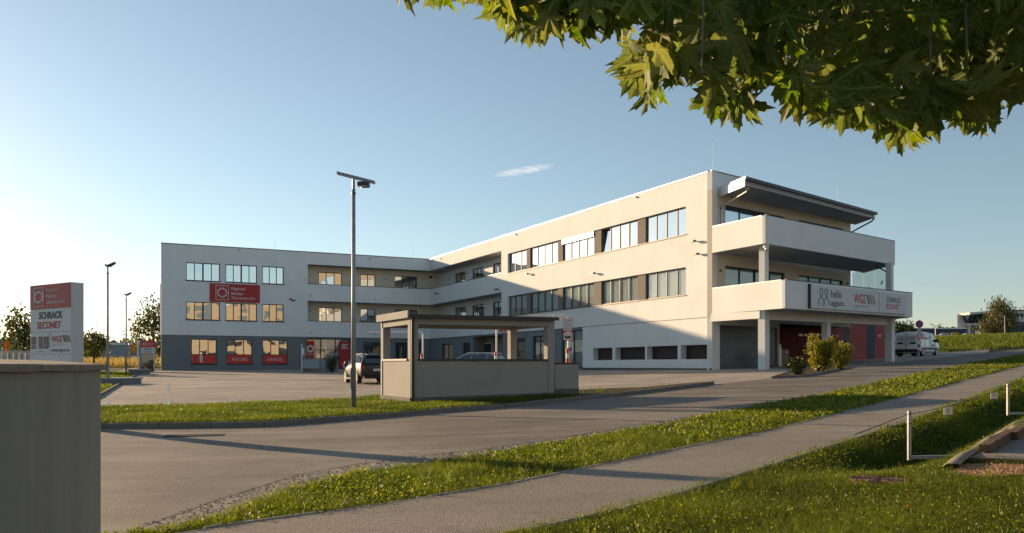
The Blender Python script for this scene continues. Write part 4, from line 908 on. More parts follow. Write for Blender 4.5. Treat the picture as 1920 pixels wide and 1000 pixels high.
def loft(st, close=True):
    """stations: (x, [(y,z), ...half section from bottom to top])"""
    mb = MB(); vs = []; k = len(st[0][1])
    for x, sec in st: vs += [(x, y, z) for y, z in sec]+[(x, -y, z) for y, z in reversed(sec)]
    n = 2*k; fs = []
    for i in range(len(st)-1):
        for j in range(n): fs.append((i*n+j, i*n+(j+1) % n, (i+1)*n+(j+1) % n, (i+1)*n+j))
    fs += [tuple(range(n-1, -1, -1)), tuple(range((len(st)-1)*n, len(st)*n))]
    return mb.add(vs, fs)
def hatchback(label, paint, group=None):
    r_ = thing('parked_car', label, 'car', (0, 0, 0), group)
    st = []
    for x, zl, zb, hw in ((-2.10,.42,.82,.74),(-2.06,.30,.95,.84),(-1.75,.24,1.0,.89),(-1.0,.22,.98,.90),(0,.22,.96,.90),(.9,.22,.93,.89),(1.15,.22,.90,.88),(1.75,.24,.80,.84),(2.05,.30,.68,.74),(2.12,.36,.60,.66)):
        st.append((x, [(hw*.80, zl), (hw*.97, zl+.10), (hw, (zl+zb)/2), (hw*.985, zb-.10), (hw*.93, zb), (hw*.5, zb+.025)]))
    bd = loft(st).build('body', paint, r_, smooth=True); bd.modifiers.new('sub', 'SUBSURF').levels = 1; bd.modifiers['sub'].render_levels = 2
    st = []
    for x, zb, zr_, h0, h1 in ((-2.0,.95,.97,.80,.74),(-1.62,.96,1.34,.83,.60),(-1.2,.95,1.43,.85,.61),(-.3,.94,1.47,.85,.62),(.3,.93,1.42,.85,.60),(.75,.92,1.18,.84,.66),(1.2,.90,.915,.80,.74)):
        st.append((x, [(h0, zb-.05), (h0, zb), (h1+.03, zr_-.05), (h1-.04, zr_), (h1*.5, zr_+.015)]))
    gh_ = loft(st).build('cabin', paint, r_, smooth=True)
    def ypl(x, z):   # cabin side
        return .855-(z-.95)*.47
    for s_ in (1, -1):
        for pts in ([(-1.62,1.0),(-1.45,1.28),(-1.05,1.36),(-.98,1.0)], [(-.92,1.0),(-.98,1.37),(-.15,1.40),(-.08,.99)], [(0,.99),(-.07,1.40),(.3,1.35),(.75,1.12),(.92,.98)]):
            MB().add([(x, s_*(ypl(x, z)+.012), z) for x, z in pts]+[(x, s_*(ypl(x, z)-.02), z) for x, z in pts], [tuple(range(len(pts))), tuple(range(2*len(pts)-1, len(pts)-1, -1))]+[(i, (i+1) % len(pts), len(pts)+(i+1) % len(pts), len(pts)+i) for i in range(len(pts))]).build('side_window', 'glass_car', r_)
        MB().box(-2.115, -1.93, s_*.80-.09, s_*.80+.06, .74, .92).build('tail_light', 'tail', r_); MB().box(1.90, 2.06, s_*.66-.12, s_*.66+.10, .60, .70).build('headlight', 'glass_pale', r_)
        MB().box(.72, .90, s_*.97-.09, s_*.97+.07, .98, 1.10).build('mirror', paint, r_); MB().box(-.35, -.15, s_*.905-.01, s_*.905+.012, .86, .89).build('handle', paint, r_)
        MB().box(-1.1, 1.05, s_*.885-.02, s_*.885+.03, .20, .30).build('sill_trim', 'rubber', r_); MB().box(-1.35, .2, s_*.60-.015, s_*.60+.015, 1.445, 1.48).build('roof_rail', paint, r_)
    MB().add([(-2.02,-.66,1.0),(-2.02,.66,1.0),(-1.64,.52,1.36),(-1.64,-.52,1.36),(-1.98,-.66,.99),(-1.98,.66,.99),(-1.6,.52,1.35),(-1.6,-.52,1.35)], [(0,1,2,3),(7,6,5,4),(0,4,5,1),(1,5,6,2),(2,6,7,3),(3,7,4,0)]).build('rear_window', 'glass_car', r_)
    MB().add([(1.18,-.70,.935),(1.18,.70,.935),(.42,.54,1.395),(.42,-.54,1.395),(1.12,-.70,.93),(1.12,.70,.93),(.36,.54,1.385),(.36,-.54,1.385)], [(0,1,2,3),(7,6,5,4),(0,4,5,1),(1,5,6,2),(2,6,7,3),(3,7,4,0)]).build('windscreen', 'glass_car', r_)
    MB().box(-2.13, -2.09, -.26, .26, .62, .73).build('number_plate', 'white_sign', r_); MB().box(-2.13, -1.95, -.72, .72, .28, .42).build('rear_bumper', 'rubber', r_)
    MB().box(-1.78, -1.55, -.5, .5, 1.40, 1.44).build('roof_spoiler', paint, r_)
    for x in (-1.28, 1.32):
        for s_ in (1, -1): wheel(r_, x, s_*.80, .31, .21, s_)
    return r_
def put(o, u, Y, rz, z=None):
    x = (u-CX)/FP*Y; o.location = (x, Y, (Tz(x, Y)+.016) if z is None else z); o.rotation_euler = (0, 0, rz)
car = hatchback('black hatchback parked behind the lamp pole left of the shelter', 'car_black'); put(car, 691, 42, R(113))
car2 = hatchback('silver car whose roof shows through the shelter opening', 'car_silver'); put(car2, 886, 50, R(172))
def van():
    r_ = thing('parked_van', 'white delivery van parked at the building corner behind the traffic signs', 'van', (0, 0, 0))
    st = []
    for x, zl, zr_, hw in ((-2.2,.45,1.70,.82),(-2.17,.32,1.80,.88),(-1.6,.28,1.86,.90),(0,.28,1.87,.91),(.75,.28,1.82,.91),(1.02,.28,1.62,.90),(1.42,.28,1.17,.89),(1.55,.28,1.08,.88),(2.0,.30,.94,.84),(2.18,.38,.74,.74)):
        zb = min(1.08, zr_-.04)
        st.append((x, [(hw*.86, zl), (hw*.99, zl+.10), (hw, (zl+zb)/2), (hw*.985, zb), (hw*(.985-.11*max(0, (zr_-1.08)/.8)), zr_-.06), (hw*.6, zr_)]))
    loft(st).build('body', 'car_white', r_, smooth=True)
    for s_ in (1, -1):
        pts = [(.08,1.12),(.08,1.62),(.74,1.62),(1.26,1.14)]
        yy_ = lambda z: .905-(z-1.08)*.11
        MB().add([(x, s_*(yy_(z)+.012), z) for x, z in pts]+[(x, s_*(yy_(z)-.03), z) for x, z in pts], [(0,1,2,3),(7,6,5,4),(0,4,5,1),(1,5,6,2),(2,6,7,3),(3,7,4,0)]).build('side_window', 'glass_car', r_)
        MB().box(-2.19, -2.05, s_*.85-.05, s_*.85+.055, .62, 1.25).build('tail_light', 'tail', r_); MB().box(1.80, 2.1, s_*.70-.12, s_*.70+.12, .74, .90).build('headlight', 'glass_pale', r_)
        MB().box(1.02, 1.2, s_*1.0-.09, s_*1.0+.10, 1.10, 1.32).build('mirror', 'rubber', r_); MB().box(-.95, 1.05, s_*.905-.015, s_*.905+.018, .56, .66).build('side_strip', 'rubber', r_)
        MB().box(-.02, .0, s_*.912-.01, s_*.912+.004, .40, 1.72).box(1.0, 1.02, s_*.905-.01, s_*.905+.006, .4, 1.1).box(-1.05, -1.03, s_*.912-.01, s_*.912+.004, .40, 1.72).build('door_seam', 'frame', r_)
        MB().box(-1.9, -.3, s_*.915-.01, s_*.915+.004, 1.35, 1.42).build('lettering_strip', 'red_bright', r_); MB().box(.3, .75, s_*.915-.01, s_*.915+.006, .78, .92).build('door_logo', 'navy', r_)
        MB().box(.05, .2, s_*.912-.01, s_*.912+.014, .95, 1.0).build('handle', 'rubber', r_)
    for y0, y1 in ((.05, .72), (-.72, -.05)): MB().box(-2.225, -2.16, y0+.06, y1-.06, 1.16, 1.52).build('rear_window', 'window_film', r_)
    MB().box(-2.228, -2.16, -.012, .012, .5, 1.74).build('door_seam', 'frame', r_); MB().box(-2.235, -2.16, -.70, .62, .92, 1.06).build('plate_panel', 'frame', r_); MB().box(-2.24, -2.2, -.30, .22, .94, 1.05).build('number_plate', 'white_sign', r_)
    MB().box(-2.27, -2.0, -.84, .84, .32, .54).build('rear_bumper', 'rubber', r_); MB().box(1.9, 2.22, -.80, .80, .34, .60).build('front_bumper', 'frame_grey', r_); MB().box(-2.0, -1.4, .3, .7, 1.85, 1.90).build('roof_bar', 'rubber', r_); MB().box(-2.19, -2.15, -.18, .18, 1.66, 1.71).build('brake_light', 'tail', r_)
    text('SERVICE', IDF, 0, 0, .4, .07, 'ink', r_) if False else None
    MB().add([(1.45,-.74,1.15),(1.45,.74,1.15),(1.02,.66,1.62),(1.02,-.66,1.62),(1.40,-.74,1.14),(1.40,.74,1.14),(.97,.66,1.61),(.97,-.66,1.61)], [(0,1,2,3),(7,6,5,4),(0,4,5,1),(1,5,6,2),(2,6,7,3),(3,7,4,0)]).build('windscreen', 'glass_car', r_)
    for x in (-1.35, 1.35):
        for s_ in (1, -1): wheel(r_, x, s_*.80, .33, .22, s_, 'light_metal')
    return r_
vn = van(); put(vn, 1721, 64, R(43), z=.66)

# ------------------------------------------------------------------ traffic signs
FN = lambda x, y: Frame((x, y), (1, 0), (0, -1))
xg, yg = G(1724, 674); z0 = Tz(xg, yg); k = yg/FP; F = FN(xg, yg); zc = lambda v: (HY-v)*k
ts = thing('traffic_sign', 'round no-stopping sign above a red ringed weight limit sign by the van', 'traffic sign', (xg, yg, z0))
MB(F).cyl((0, -.04, z0), (0, -.04, zc(600)), .03, 8).build('post', 'zinc', ts)
d_ = disc(F, 0, zc(608), 7.2*k, -.02, 0).build('no_stopping_disc', 'red_bright', ts); disc(F, 0, zc(608), 5.7*k, 0, .006).build('blue_face', 'blue_sign', d_)
for s_ in (1, -1):
    r1 = 5.3*k; h = .6*k; MB(F).vprism([(-.707*r1-h*.7*s_*0-h*.7, s_*(-.707*r1)+h*.7*s_), (-.707*r1+h*.7, s_*(-.707*r1)-h*.7*s_), (.707*r1+h*.7, s_*(.707*r1)-h*.7*s_), (.707*r1-h*.7, s_*(.707*r1)+h*.7*s_)], .006, .010+.001*s_).build('cross_bar', 'red_bright', d_)
for o in d_.children:
    if o.name.startswith('cross_bar'): o.location.z += zc(608)
MB(F).box(-4*k, 4*k, -.02, 0, zc(621), zc(618)).build('plate', 'white_sign', ts)
d2 = disc(F, .8*k, zc(630), 6.8*k, -.015, .005).build('weight_disc', 'red_bright', ts); disc(F, .8*k, zc(630), 5.2*k, .005, .011).build('white_face', 'white_sign', d2); text('3,5t', F, -2.6*k, zc(632), 6.6*k, 4*k, 'ink', d2, b=.012, bold=.02)
MB(F).box(-4*k, 4*k, -.02, 0, zc(645.5), zc(639)).build('plate', 'white_sign', ts); MB(F).box(-2*k, 2.4*k, -.02, 0, zc(651), zc(646.5)).build('plate', 'blue_sign', ts); MB(F).box(-1.8*k, 2.2*k, -.02, 0, zc(656), zc(652)).build('plate', 'white_sign', ts); MB(F).box(-1.8*k, 2.2*k, -.02, 0, zc(661), zc(657)).build('plate', 'red_bright', ts)
# yield sign far left
Yy = 95.; x = (243-CX)/FP*Yy; F = FN(x, Yy); k = Yy/FP; z0 = Tz(x, Yy); zc = lambda v: (HY-v)*k
ys_ = thing('yield_sign', 'small red and white yield triangle before the dry field', 'traffic sign', (x, Yy, z0)); MB(F).cyl((0,-.04,z0),(0,-.04,zc(650)),.04,6).build('post','zinc',ys_)
MB(F).vprism([(-3.2*k, zc(648)), (3.2*k, zc(648)), (0, zc(656.5))], -.02, 0).build('triangle', 'red_bright', ys_); MB(F).vprism([(-1.8*k, zc(649)), (1.8*k, zc(649)), (0, zc(653.7))], 0, .02).build('triangle_face', 'white_sign', ys_)
# white posts
for (u, Y, vt, lab) in ((566, 71.5, 645, 'thin white post with small box beside the planter'), (258.5, 64., 639, 'thin white flag post at the left end of the lot')):
    x = (u-CX)/FP*Y; z0 = Tz(x, Y); pz = thing('white_post', lab, 'post', (x, Y, z0)); zt = (HY-vt)/FP*Y
    MB().cyl((x,Y,z0),(x,Y,zt),.05,8).build('pole','white_paint',pz)
    if u > 500: MB().box(x+.06, x+.2, Y-.06, Y+.06, z0+1.4, z0+2.0).build('intercom_box','white_paint',pz)

# ------------------------------------------------------------------ things under and beside the right end
RP = [at(1462, HY, 56.0).to_2d(), at(1549, HY, 57.6).to_2d(), at(1580, HY, 58.2).to_2d(), at(1593.5, HY, 58.5).to_2d(), at(1609, HY, 58.9).to_2d(), at(1625, HY, 59.3).to_2d(), at(1640.5, HY, 59.6).to_2d(), at(1667, HY, 60.2).to_2d()]
re_ = thing('red_enclosure', 'red sheet metal enclosure with dark doors under the right balcony', 'enclosure', (RP[1].x, RP[1].y, 0))
for i, mt_ in enumerate(('red_shaded', 'red_sign', 'navy', 'red_sign', 'red_sign', 'navy', 'red_sign')):  # first panel's colour is darkened to carry the shade of the passage
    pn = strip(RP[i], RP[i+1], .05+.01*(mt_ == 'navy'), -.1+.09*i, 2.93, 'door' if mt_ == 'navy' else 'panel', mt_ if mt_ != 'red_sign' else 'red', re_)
strip(RP[0], RP[1], -.06, 2.90, 2.98, 'top_rail', 'red', re_); strip(RP[1], RP[7], -.06, 2.901, 2.981, 'top_rail', 'red', re_)
strip(RP[7], RP[7]+Vector((-1.5, 5)), .05, .3, 2.93, 'panel', 'red', re_)
nb = 26; rib = MB()
for k in range(nb):
    c = RP[0]+(RP[1]-RP[0])*((k+.5)/nb); t = (RP[1]-RP[0]).normalized(); n = Vector((t.y, -t.x)); rib.prism([tuple(c-t*.04), tuple(c+t*.04), tuple(c+t*.025+n*.03), tuple(c-t*.025+n*.03)], -.1, 2.9)
rib.build('rib', 'red_shaded', re_, kind='stuff')
for (u, Y) in ((1568, 58.), (1647.5, 59.8)):
    c = at(u, 630, Y-.1); MB().box(c.x-.13, c.x+.13, c.y-.12, c.y-.02, c.z-.07, c.z+.07).build('label_plate', 'white_sign', re_)
hbp0, hbp1 = at(1499, 628.5, 48.5), at(1545, 627.5, 49.5)
hl = thing('height_limit_bar', 'red and white striped height bar hanging before the red enclosure', 'height bar', tuple(hbp0))
for k in range(12):
    a_, c_ = hbp0.lerp(hbp1, k/12), hbp0.lerp(hbp1, (k+1)/12); MB().cyl(a_, c_, .075, 10).build('stripe_band', 'white_paint' if k % 2 == 0 else 'red_bright', hl)
for f_ in (.1, .9): c = hbp0.lerp(hbp1, f_); MB().cyl((c.x, c.y, c.z), (c.x, c.y, 2.5), .012, 6).build('chain', 'metal_dark', hl)
c = at(1470, HY, 49.3); zz = Tz(c.x, c.y); mbx = MB().box(c.x-.22, c.x+.22, c.y-.2, c.y+.2, zz, zz+1.0).build('grey_cabinet', 'garage'); tag(mbx, 'dark grey cabinet standing beside the garage door', 'cabinet')
MB().box(c.x+.06, c.x+.16, c.y-.215, c.y-.2, zz+.78, zz+.88).build('label_plate', 'white_sign', mbx)
c = at(1462.5, HY, 49.); zz = Tz(c.x, c.y); tag(MB().vprism([(c.x-.07, zz), (c.x+.07, zz), (c.x+.07, zz+1.05), (c.x+.02, zz+1.3), (c.x-.07, zz+1.35)], c.y-.06, c.y+.06).build('white_bollard', 'white_paint'), 'slim white rounded post left of the grey cabinet', 'bollard')
# planter and shrubs before the left wing
p0, p1 = at(568, HY, 69.).to_2d(), at(604, HY, 66.).to_2d(); p2 = at(634, HY, 69.5).to_2d()
zz = Tz(p0.x, p0.y)
plt_ = thing('planter_wall', 'low grey planter wall with railing before the shop window', 'planter', (p0.x, p0.y, zz))
strip(p0, p1, .25, zz-.1, zz+1.05, 'wall', 'hall_blue', plt_); strip(p1, p2, .25, zz-.1, zz+1.05, 'wall', 'stucco_blue', plt_); strip(p0, p1, -.03, zz-.1, zz+.32, 'base', 'metal_dark', plt_); strip(p0, p1, .30, zz+1.05, zz+1.13, 'cap', 'metal_dark', plt_)
strip(p0, p2, .05, zz+1.47, zz+1.53, 'handrail', 'coping', plt_)
for k in range(8): c = p0.lerp(p2, (k+.5)/8); MB().cyl((c.x,c.y,zz+1.0),(c.x,c.y,zz+1.46),.02,6).build('baluster','coping',plt_)
# dark low boxes beside the left kerb
for (u, Y, w, h, lab) in ((205, 39.5, 1.1, .28, 'dark low concrete box beside the nearer left lamp'), (247, 60., .75, .33, 'dark low concrete box beside the farther left lamp')):
    x = (u-CX)/FP*Y; z0 = Tz(x, Y); bx_ = thing('concrete_box', lab, 'concrete box', (x, Y, z0)); MB().box(x-w/2, x+w/2, Y+.3, Y+2.2, z0-.1, z0+h).build('body', 'stucco_blue', bx_); MB().box(x-w/2-.06, x+w/2+.06, Y+.24, Y+2.26, z0+h, z0+h+.07).build('lid', 'grey_paint', bx_)

# ------------------------------------------------------------------ guard rails by the path
def guard(u, v0, v1, u2, v2, lab):
    x, y = G(u, v1, .28) ; y = {1705: 9.3, 1890: 13.9}[u]; k = y/FP; F = Frame((0, y), (1, 0), (0, -1)); zt, zb = (HY-v0)*k, (HY-v1)*k; x0 = (u-CX)*k
    g_ = thing('guard_rail', lab, 'guard rail', (x0, y, zb), 'galvanised guard frames beside the ditch')
    w = .034
    MB(F).box(x0-w/2, x0+w/2, -w/2, w/2, zb, zt).build('post', 'zinc', g_)
    x1, y1 = (u2-CX)/FP*(y+.1), y+.1; z1 = (HY-v2)/FP*(y+.1)
    strip(Vector((x0+w/2, y-w/2)), Vector((x1, y1-w/2)), w, zb+.012, zb+.012+w*1.1, 'foot_rail', 'zinc', g_)
    MB(F).cyl((x0, w/2+.001, zt-.03), (x0, w/2+.006, zt-.03), .007, 8).cyl((x0, w/2+.001, zt-.14), (x0, w/2+.006, zt-.14), .007, 8).build('bolt', 'ink', g_)
    return Vector((x0, y, zt))
g1 = guard(1705, 771, 863, 1834, 856, 'galvanised L-shaped guard frame nearest, ending at the timber edging')
g2 = guard(1890, 720, 779, 1990, 770, 'galvanised L-shaped guard frame farther up, at the right edge')
g3 = at(2010, 668, 19.5)
rp = MB()
pr_ = []
for a_, c_ in ((g1, g2), (g2, g3)):
    pts = [a_.lerp(c_, i/10)+Vector((0, 0, -.035-.05*4*(i/10)*(1-i/10))) for i in range(11)]; pr_.append(pts); rp.tube(pts, .004, 5)
pts = [g1+Vector((0, 0, -.03)), g1+Vector((-1.8, -2.9, -.02))]; rp.tube(pts, .004, 5)
rpo = rp.build('guard_rope', 'rope'); tag(rpo, 'thin dark rope strung between the guard frames', 'rope')
def plate(pts, i, lab, s_=1.):
    c = pts[i]; F = Frame((c.x, c.y), (.96, .28)); w, h = .135*s_, .10*s_
    pl = MB(F).box(-w/2, w/2, .004, .008, c.z-h-.004, c.z-.004).build('rope_plate', 'white_sign'); tag(pl, lab, 'plate', 'small white plates hanging on the guard rope')
    ring(F, 0, c.z-h*.5, .010*s_, .017*s_, .008, .010, 10).build('emblem_ring', 'yellow', pl); MB(F).box(-.006, .006, .008, .010, c.z-h*.82, c.z-h*.2).build('emblem_bar', 'yellow', pl); MB(F).box(-.024, .024, .0101, .0112, c.z-h*.55, c.z-h*.44).build('print_line', 'grey_line', pl)
plate(pr_[0], 3, 'white plate on the guard rope nearest the camera'); plate(pr_[0], 8, 'white plate on the guard rope just left of the farther frame'); plate(pr_[1], 3, 'white plate cut by the right picture edge')
# sleepers, sheet and board at the bay
for (uv0, uv1, lab, th) in (((1846,858),(1893,828),'split timber sleeper lying nearer along the bay edge', .06), ((1897,832),(1935,806),'timber sleeper lying farther along the bay edge', .065)):
    a_, c_ = Vector((*G(*uv0), 0)), Vector((*G(*uv1), 0)); a_.z, c_.z = Tz(a_.x, a_.y)+.06, Tz(c_.x, c_.y)+.06; t = (c_-a_).normalized(); n = Vector((t.y, -t.x, 0))
    sm = MB(); pr2 = [(-1, 0), (-.97, .8), (-.8, .95), (.75, 1.0), (.96, .82), (1, 0)]; N = 8; kk = len(pr2)
    for i in range(N+1):
        c = a_.lerp(c_, i/N); sm.add([(c.x+n.x*a2*th+random.uniform(-.006,.006), c.y+n.y*a2*th+random.uniform(-.006,.006), c.z+b2*th*1.35+random.uniform(-.006,.006)) for a2, b2 in pr2], [])
    sm.f = [(i*kk+j, i*kk+(j+1) % kk, (i+1)*kk+(j+1) % kk, (i+1)*kk+j) for i in range(N) for j in range(kk)]+[tuple(range(kk-1, -1, -1)), tuple(range(N*kk, N*kk+kk))]
    tag(sm.build('timber_sleeper', 'timber'), lab, 'sleeper', 'timber sleepers edging the bay')
gt = MB(); P_ = [G(*q) for q in ((1777,884),(1800,868),(1825,848),(1850,832),(1875,822),(1900,803),(1935,788))]; N = len(P_)
vs = []
for i, (x, y) in enumerate(P_):
    z = Tz(x, y)+.03+.02*math.sin(i*1.9); vs += [(x-.05, y+.05, z), (x, y, z+.05+.02*math.sin(i*2.7)), (x+.10, y-.04, z+.045), (x+.10, y-.04, z+.037), (x, y, z+.04+.02*math.sin(i*2.7)), (x-.05, y+.05, z-.012)]
gt.add(vs, [(i*6+j, i*6+(j+1) % 6, i*6+6+(j+1) % 6, i*6+6+j) for i in range(N-1) for j in range(6)]); tag(gt.build('fabric_sheet', 'geotextile', smooth=True), 'rumpled grey fabric strip lying along the timber sleepers', 'fabric strip')
a_, c_ = Vector(G(1798, 871)), Vector(G(1985, 874)); strip(a_, c_, .03, Tz(*a_)-.03, Tz(*a_)+.065, 'edging_board', 'timber', None) if False else None
tt = (c_-a_).normalized(); nn = Vector((-tt.y, tt.x))*.03
tag(MB().prism([tuple(a_), tuple(c_), tuple(c_+nn), tuple(a_+nn)], Tz(*a_)-.05, Tz(*a_)+.075).build('edging_board', 'timber'), 'low timber board edging the parking bay above the sand', 'board')
# manhole and drain
mx_, my_ = G(1648, 905); mz = Tz(mx_, my_); mh = MB().cyl((mx_, my_, mz-.05), (mx_, my_, mz+.025), .25, 32).build('manhole_cover', 'rust_iron'); tag(mh, 'round rusty manhole cover sunk in the grass', 'manhole cover')
for k in range(5):
    rr = .045+.045*k
    rb = MB(); N = max(8, int(rr*90))
    for i in range(N):
        t0, t1 = 2*math.pi*(i+.15)/N, 2*math.pi*(i+.85)/N
        rb.prism([(mx_+rr*math.cos(t0), my_+rr*math.sin(t0)), (mx_+rr*math.cos(t1), my_+rr*math.sin(t1)), (mx_+(rr+.028)*math.cos(t1), my_+(rr+.028)*math.sin(t1)), (mx_+(rr+.028)*math.cos(t0), my_+(rr+.028)*math.sin(t0))], mz+.024, mz+.035)
    rb.build('tread_ring', 'rust_iron', mh)
d0, d1 = Vector(G(305, 823)), Vector(G(418, 820)); t = (d1-d0).normalized(); n = Vector((-t.y, t.x)); zz = Tz(*((d0+d1)/2))+.026
dg = thing('drain_grate', 'long slotted iron drain grate in the road by the kerb', 'drain grate', ((d0+d1).x/2, (d0+d1).y/2, zz)); 
MB().prism([tuple(d0), tuple(d1), tuple(d1+n*.4), tuple(d0+n*.4)], zz-.04, zz+.002).build('pit', 'ink', dg)
for k in range(26): c = d0.lerp(d1, (k+.5)/26); MB().prism([tuple(c-t*.011), tuple(c+t*.011), tuple(c+t*.011+n*.4), tuple(c-t*.011+n*.4)], zz, zz+.012).build('grate_bar', 'iron', dg)

# ------------------------------------------------------------------ trees, bushes
def tree(name, label, x, y, h, rx, n, mat='tree_leaf', size=.3, trunk=.28, cat='tree', shape=(.55, 1.), clumps=26, group=None, z0=None, lean=0., droop=0.):
    z0 = Tz(x, y) if z0 is None else z0; root = thing(name, label, cat, (x, y, z0), group)
    tr_ = MB(); top = Vector((x+lean, y, z0+h*.8)); tr_.tube([(x, y, z0-.1), (x+lean*.4, y, z0+h*.35), tuple(top)], .1, 7, [h*.018+.03, h*.014+.02, .02])
    cz, rz = z0+h*(1-shape[0]/2), h*shape[0]/2
    for k in range(7):
        a_ = k*2.4; zz = z0+h*(.28+.07*k); tr_.cyl((x+lean*.4, y, zz), (x+lean*.5+math.cos(a_)*rx*.7, y+math.sin(a_)*rx*.7, zz+h*.16), h*.008+.01, 5, .008)
    tr_.build('trunk', 'bark', root)
    cl = rng.normal(0, 1, (clumps, 3)); cl /= np.linalg.norm(cl, axis=1)[:, None]; cl *= (rng.uniform(.25, 1, clumps)**.6)[:, None]
    w = 1-.35*np.clip(cl[:, 2], -1, 1)
    cl = np.stack([x+lean*.6+cl[:, 0]*rx*.85*w, y+cl[:, 1]*rx*.85*w, cz+cl[:, 2]*rz*.88], 1)
    idx = rng.integers(0, clumps, n); P = cl[idx]+rng.normal(0, 1, (n, 3))*np.array([rx*.22, rx*.22, rz*.17])
    if droop: P[:, 2] -= droop*rng.uniform(0, 1, n)**1.5*np.clip(np.hypot(P[:, 0]-x, P[:, 1]-y)/rx, 0, 1.2)
    P[:, 2] = np.maximum(P[:, 2], z0+h*(.06 if shape[0] > .9 else .18))
    rnd = np.clip(rng.uniform(0, .7, n)+.3*rng.uniform(0, 1, clumps)[idx], 0, 1)
    V = leafquads(P, size, .8 if not droop else 4., aspect=.65 if not droop else .25)
    mesh_np('crown', V, 4, mat, rnd, root); return root
def pxx(u, Y): return (u-CX)/FP*Y
tree('leafy_tree', 'tall slender tree left of the company totem', pxx(46, 70), 70, 6.0, 2.0, 1500, size=.28, shape=(.85, 1))
tree('leafy_tree', 'small round tree right of the company totem', pxx(176, 74), 74, 3.9, 1.3, 1100, size=.22, shape=(.72, 1))
tree('leafy_tree', 'tree half hidden behind the left wing corner', pxx(287, 90), 90, 7.6, 2.3, 2000, size=.32, shape=(.92, 1))
tree('weeping_willow', 'weeping willow before the far pale building', pxx(1869, 250), 250, 13.2, 5.6, 7000, 'willow_leaf', .8, shape=(.95, 1), droop=4.3, clumps=40, z0=8.3)
tree('leafy_tree', 'dark bushy tree between the end column and the van', pxx(1682, 78), 78, 3.7, 1.15, 1700, 'dark_leaf', .24, shape=(.95, 1), z0=.9)
tree('leafy_tree', 'thin sparse tree just left of the no-stopping sign', pxx(1707, 84), 84, 3.6, .6, 380, 'dark_leaf', .22, shape=(.7, 1), z0=1.2)
for (u, Y, h_, lab) in ((1613, 75, 3.9, 'left of the two treetops showing above the red enclosure'), (1650, 75, 3.7, 'right of the two treetops showing above the red enclosure')):
    tree('leafy_tree', lab, pxx(u, Y), Y, h_, 1.3, 700, 'bush_leaf', .26, shape=(.8, 1), group='treetops above the red enclosure', z0=.2)
tree('leafy_tree', 'low green tree behind the small round tree far left', pxx(152, 118), 118, 4.6, 2.0, 1500, 'dark_leaf', .34, shape=(.95, 1))
def bush(name, label, x, y, h, r, n, mat, size, z0=None, cat='bush', upright=.0, stems=7, group=None):
    z0 = Tz(x, y)+.05 if z0 is None else z0; root = thing(name, label, cat, (x, y, z0), group); st = MB(); P = []
    for k in range(stems):
        a_ = 2*math.pi*k/stems+random.uniform(-.3, .3); rr = r*random.uniform(.35, .95); hh = h*random.uniform(.75, 1.05)
        e_ = Vector((x+math.cos(a_)*rr, y+math.sin(a_)*rr*.9, z0+hh)); b_ = Vector((x+math.cos(a_)*r*.12, y+math.sin(a_)*r*.12, z0)); mid = b_.lerp(e_, .5)+Vector((math.cos(a_)*r*.12, 0, 0))
        st.tube([tuple(b_), tuple(mid), tuple(e_)], .01, 5, [.014*h+.006, .010*h+.004, .004])
        m_ = n//stems; t = rng.uniform(.12, 1, m_)**.8; c = np.outer((1-t)**2, b_)+np.outer(2*t*(1-t), mid)+np.outer(t**2, e_)
        P.append(c+rng.normal(0, 1, (m_, 3))*(r*.20*(1.15-t*.75))[:, None])
    st.build('stems', 'bark', root, kind='stuff'); P = np.concatenate(P); P[:, 2] = np.maximum(P[:, 2], z0+.03)
    mesh_np('foliage', leafquads(P, size, -.3, aspect=.6), 4, mat, rng.uniform(0, 1, len(P)), root); return root
b1 = G(1538, 700); bush('leafy_bush', 'tall yellow-green bush in the kerbed bed', b1[0], b1[1], 1.5, .80, 2800, 'bush_leaf', .11, stems=16)
b2 = G(1571, 695); bush('leafy_bush', 'rounder dark bush right of the tall bush in the bed', b2[0]+.1, b2[1], 1.25, .62, 1600, 'bush_leaf', .10, stems=10)
b3 = G(1496, 708); bush('rose_bush', 'low dark rose bush at the left end of the bed', b3[0], b3[1], .72, .40, 900, 'dark_leaf', .09)
rz_ = MB()
bb = bush('shrub', 'dark green shrub at the end of the planter wall', pxx(622, 65), 65, 1.15, .48, 900, 'dark_leaf', .10)
bush('shrub', 'yellow flowering shrub behind the black hatchback', pxx(697, 62), 62, 1.6, .65, 900, 'bush_leaf', .12)
for i, (u, Y, h_, r_) in enumerate(((1520, 45.5, .25, .5), (1555, 46.8, .22, .4), (1480, 44.3, .22, .4))):
    bush('ground_plant', ('low yellow leaves at the foot of the tall bush', 'low leaves at the foot of the rounder dark bush', 'low leaves left of the rose bush')[i], pxx(u, Y), Y, h_, r_, 260, 'bush_leaf', .08, group='low plants in the kerbed bed')

# ------------------------------------------------------------------ far surroundings
def far_box(name, label, cat, u0, u1, v0, v1, Y, depth, mat, roof=None):
    x0, x1 = pxx(u0, Y), pxx(u1, Y); z1, z0 = (HY-v0)/FP*Y, (HY-v1)/FP*Y; r_ = thing(name, label, cat, ((x0+x1)/2, Y, z0)); c = (x0+x1)/2/Y*depth
    MB().prism([(x0, Y), (x1, Y), (x1+c, Y+depth), (x0+c, Y+depth)], z0-1, z1).build('wall', mat, r_); MB().prism([(x0-.2, Y-.2), (x1+.2, Y-.2), (x1+c+.2, Y+depth), (x0+c-.2, Y+depth)], z1, z1+.35).build('roof', roof or 'metal_dark', r_)
    return r_, x0, x1, z0, z1
h_, x0, x1, z0, z1 = far_box('warehouse', 'blue-grey flat warehouse beyond the dry field at far left', 'warehouse', 186, 262, 647, 674, 150, 25, 'hall_blue', 'light_metal')
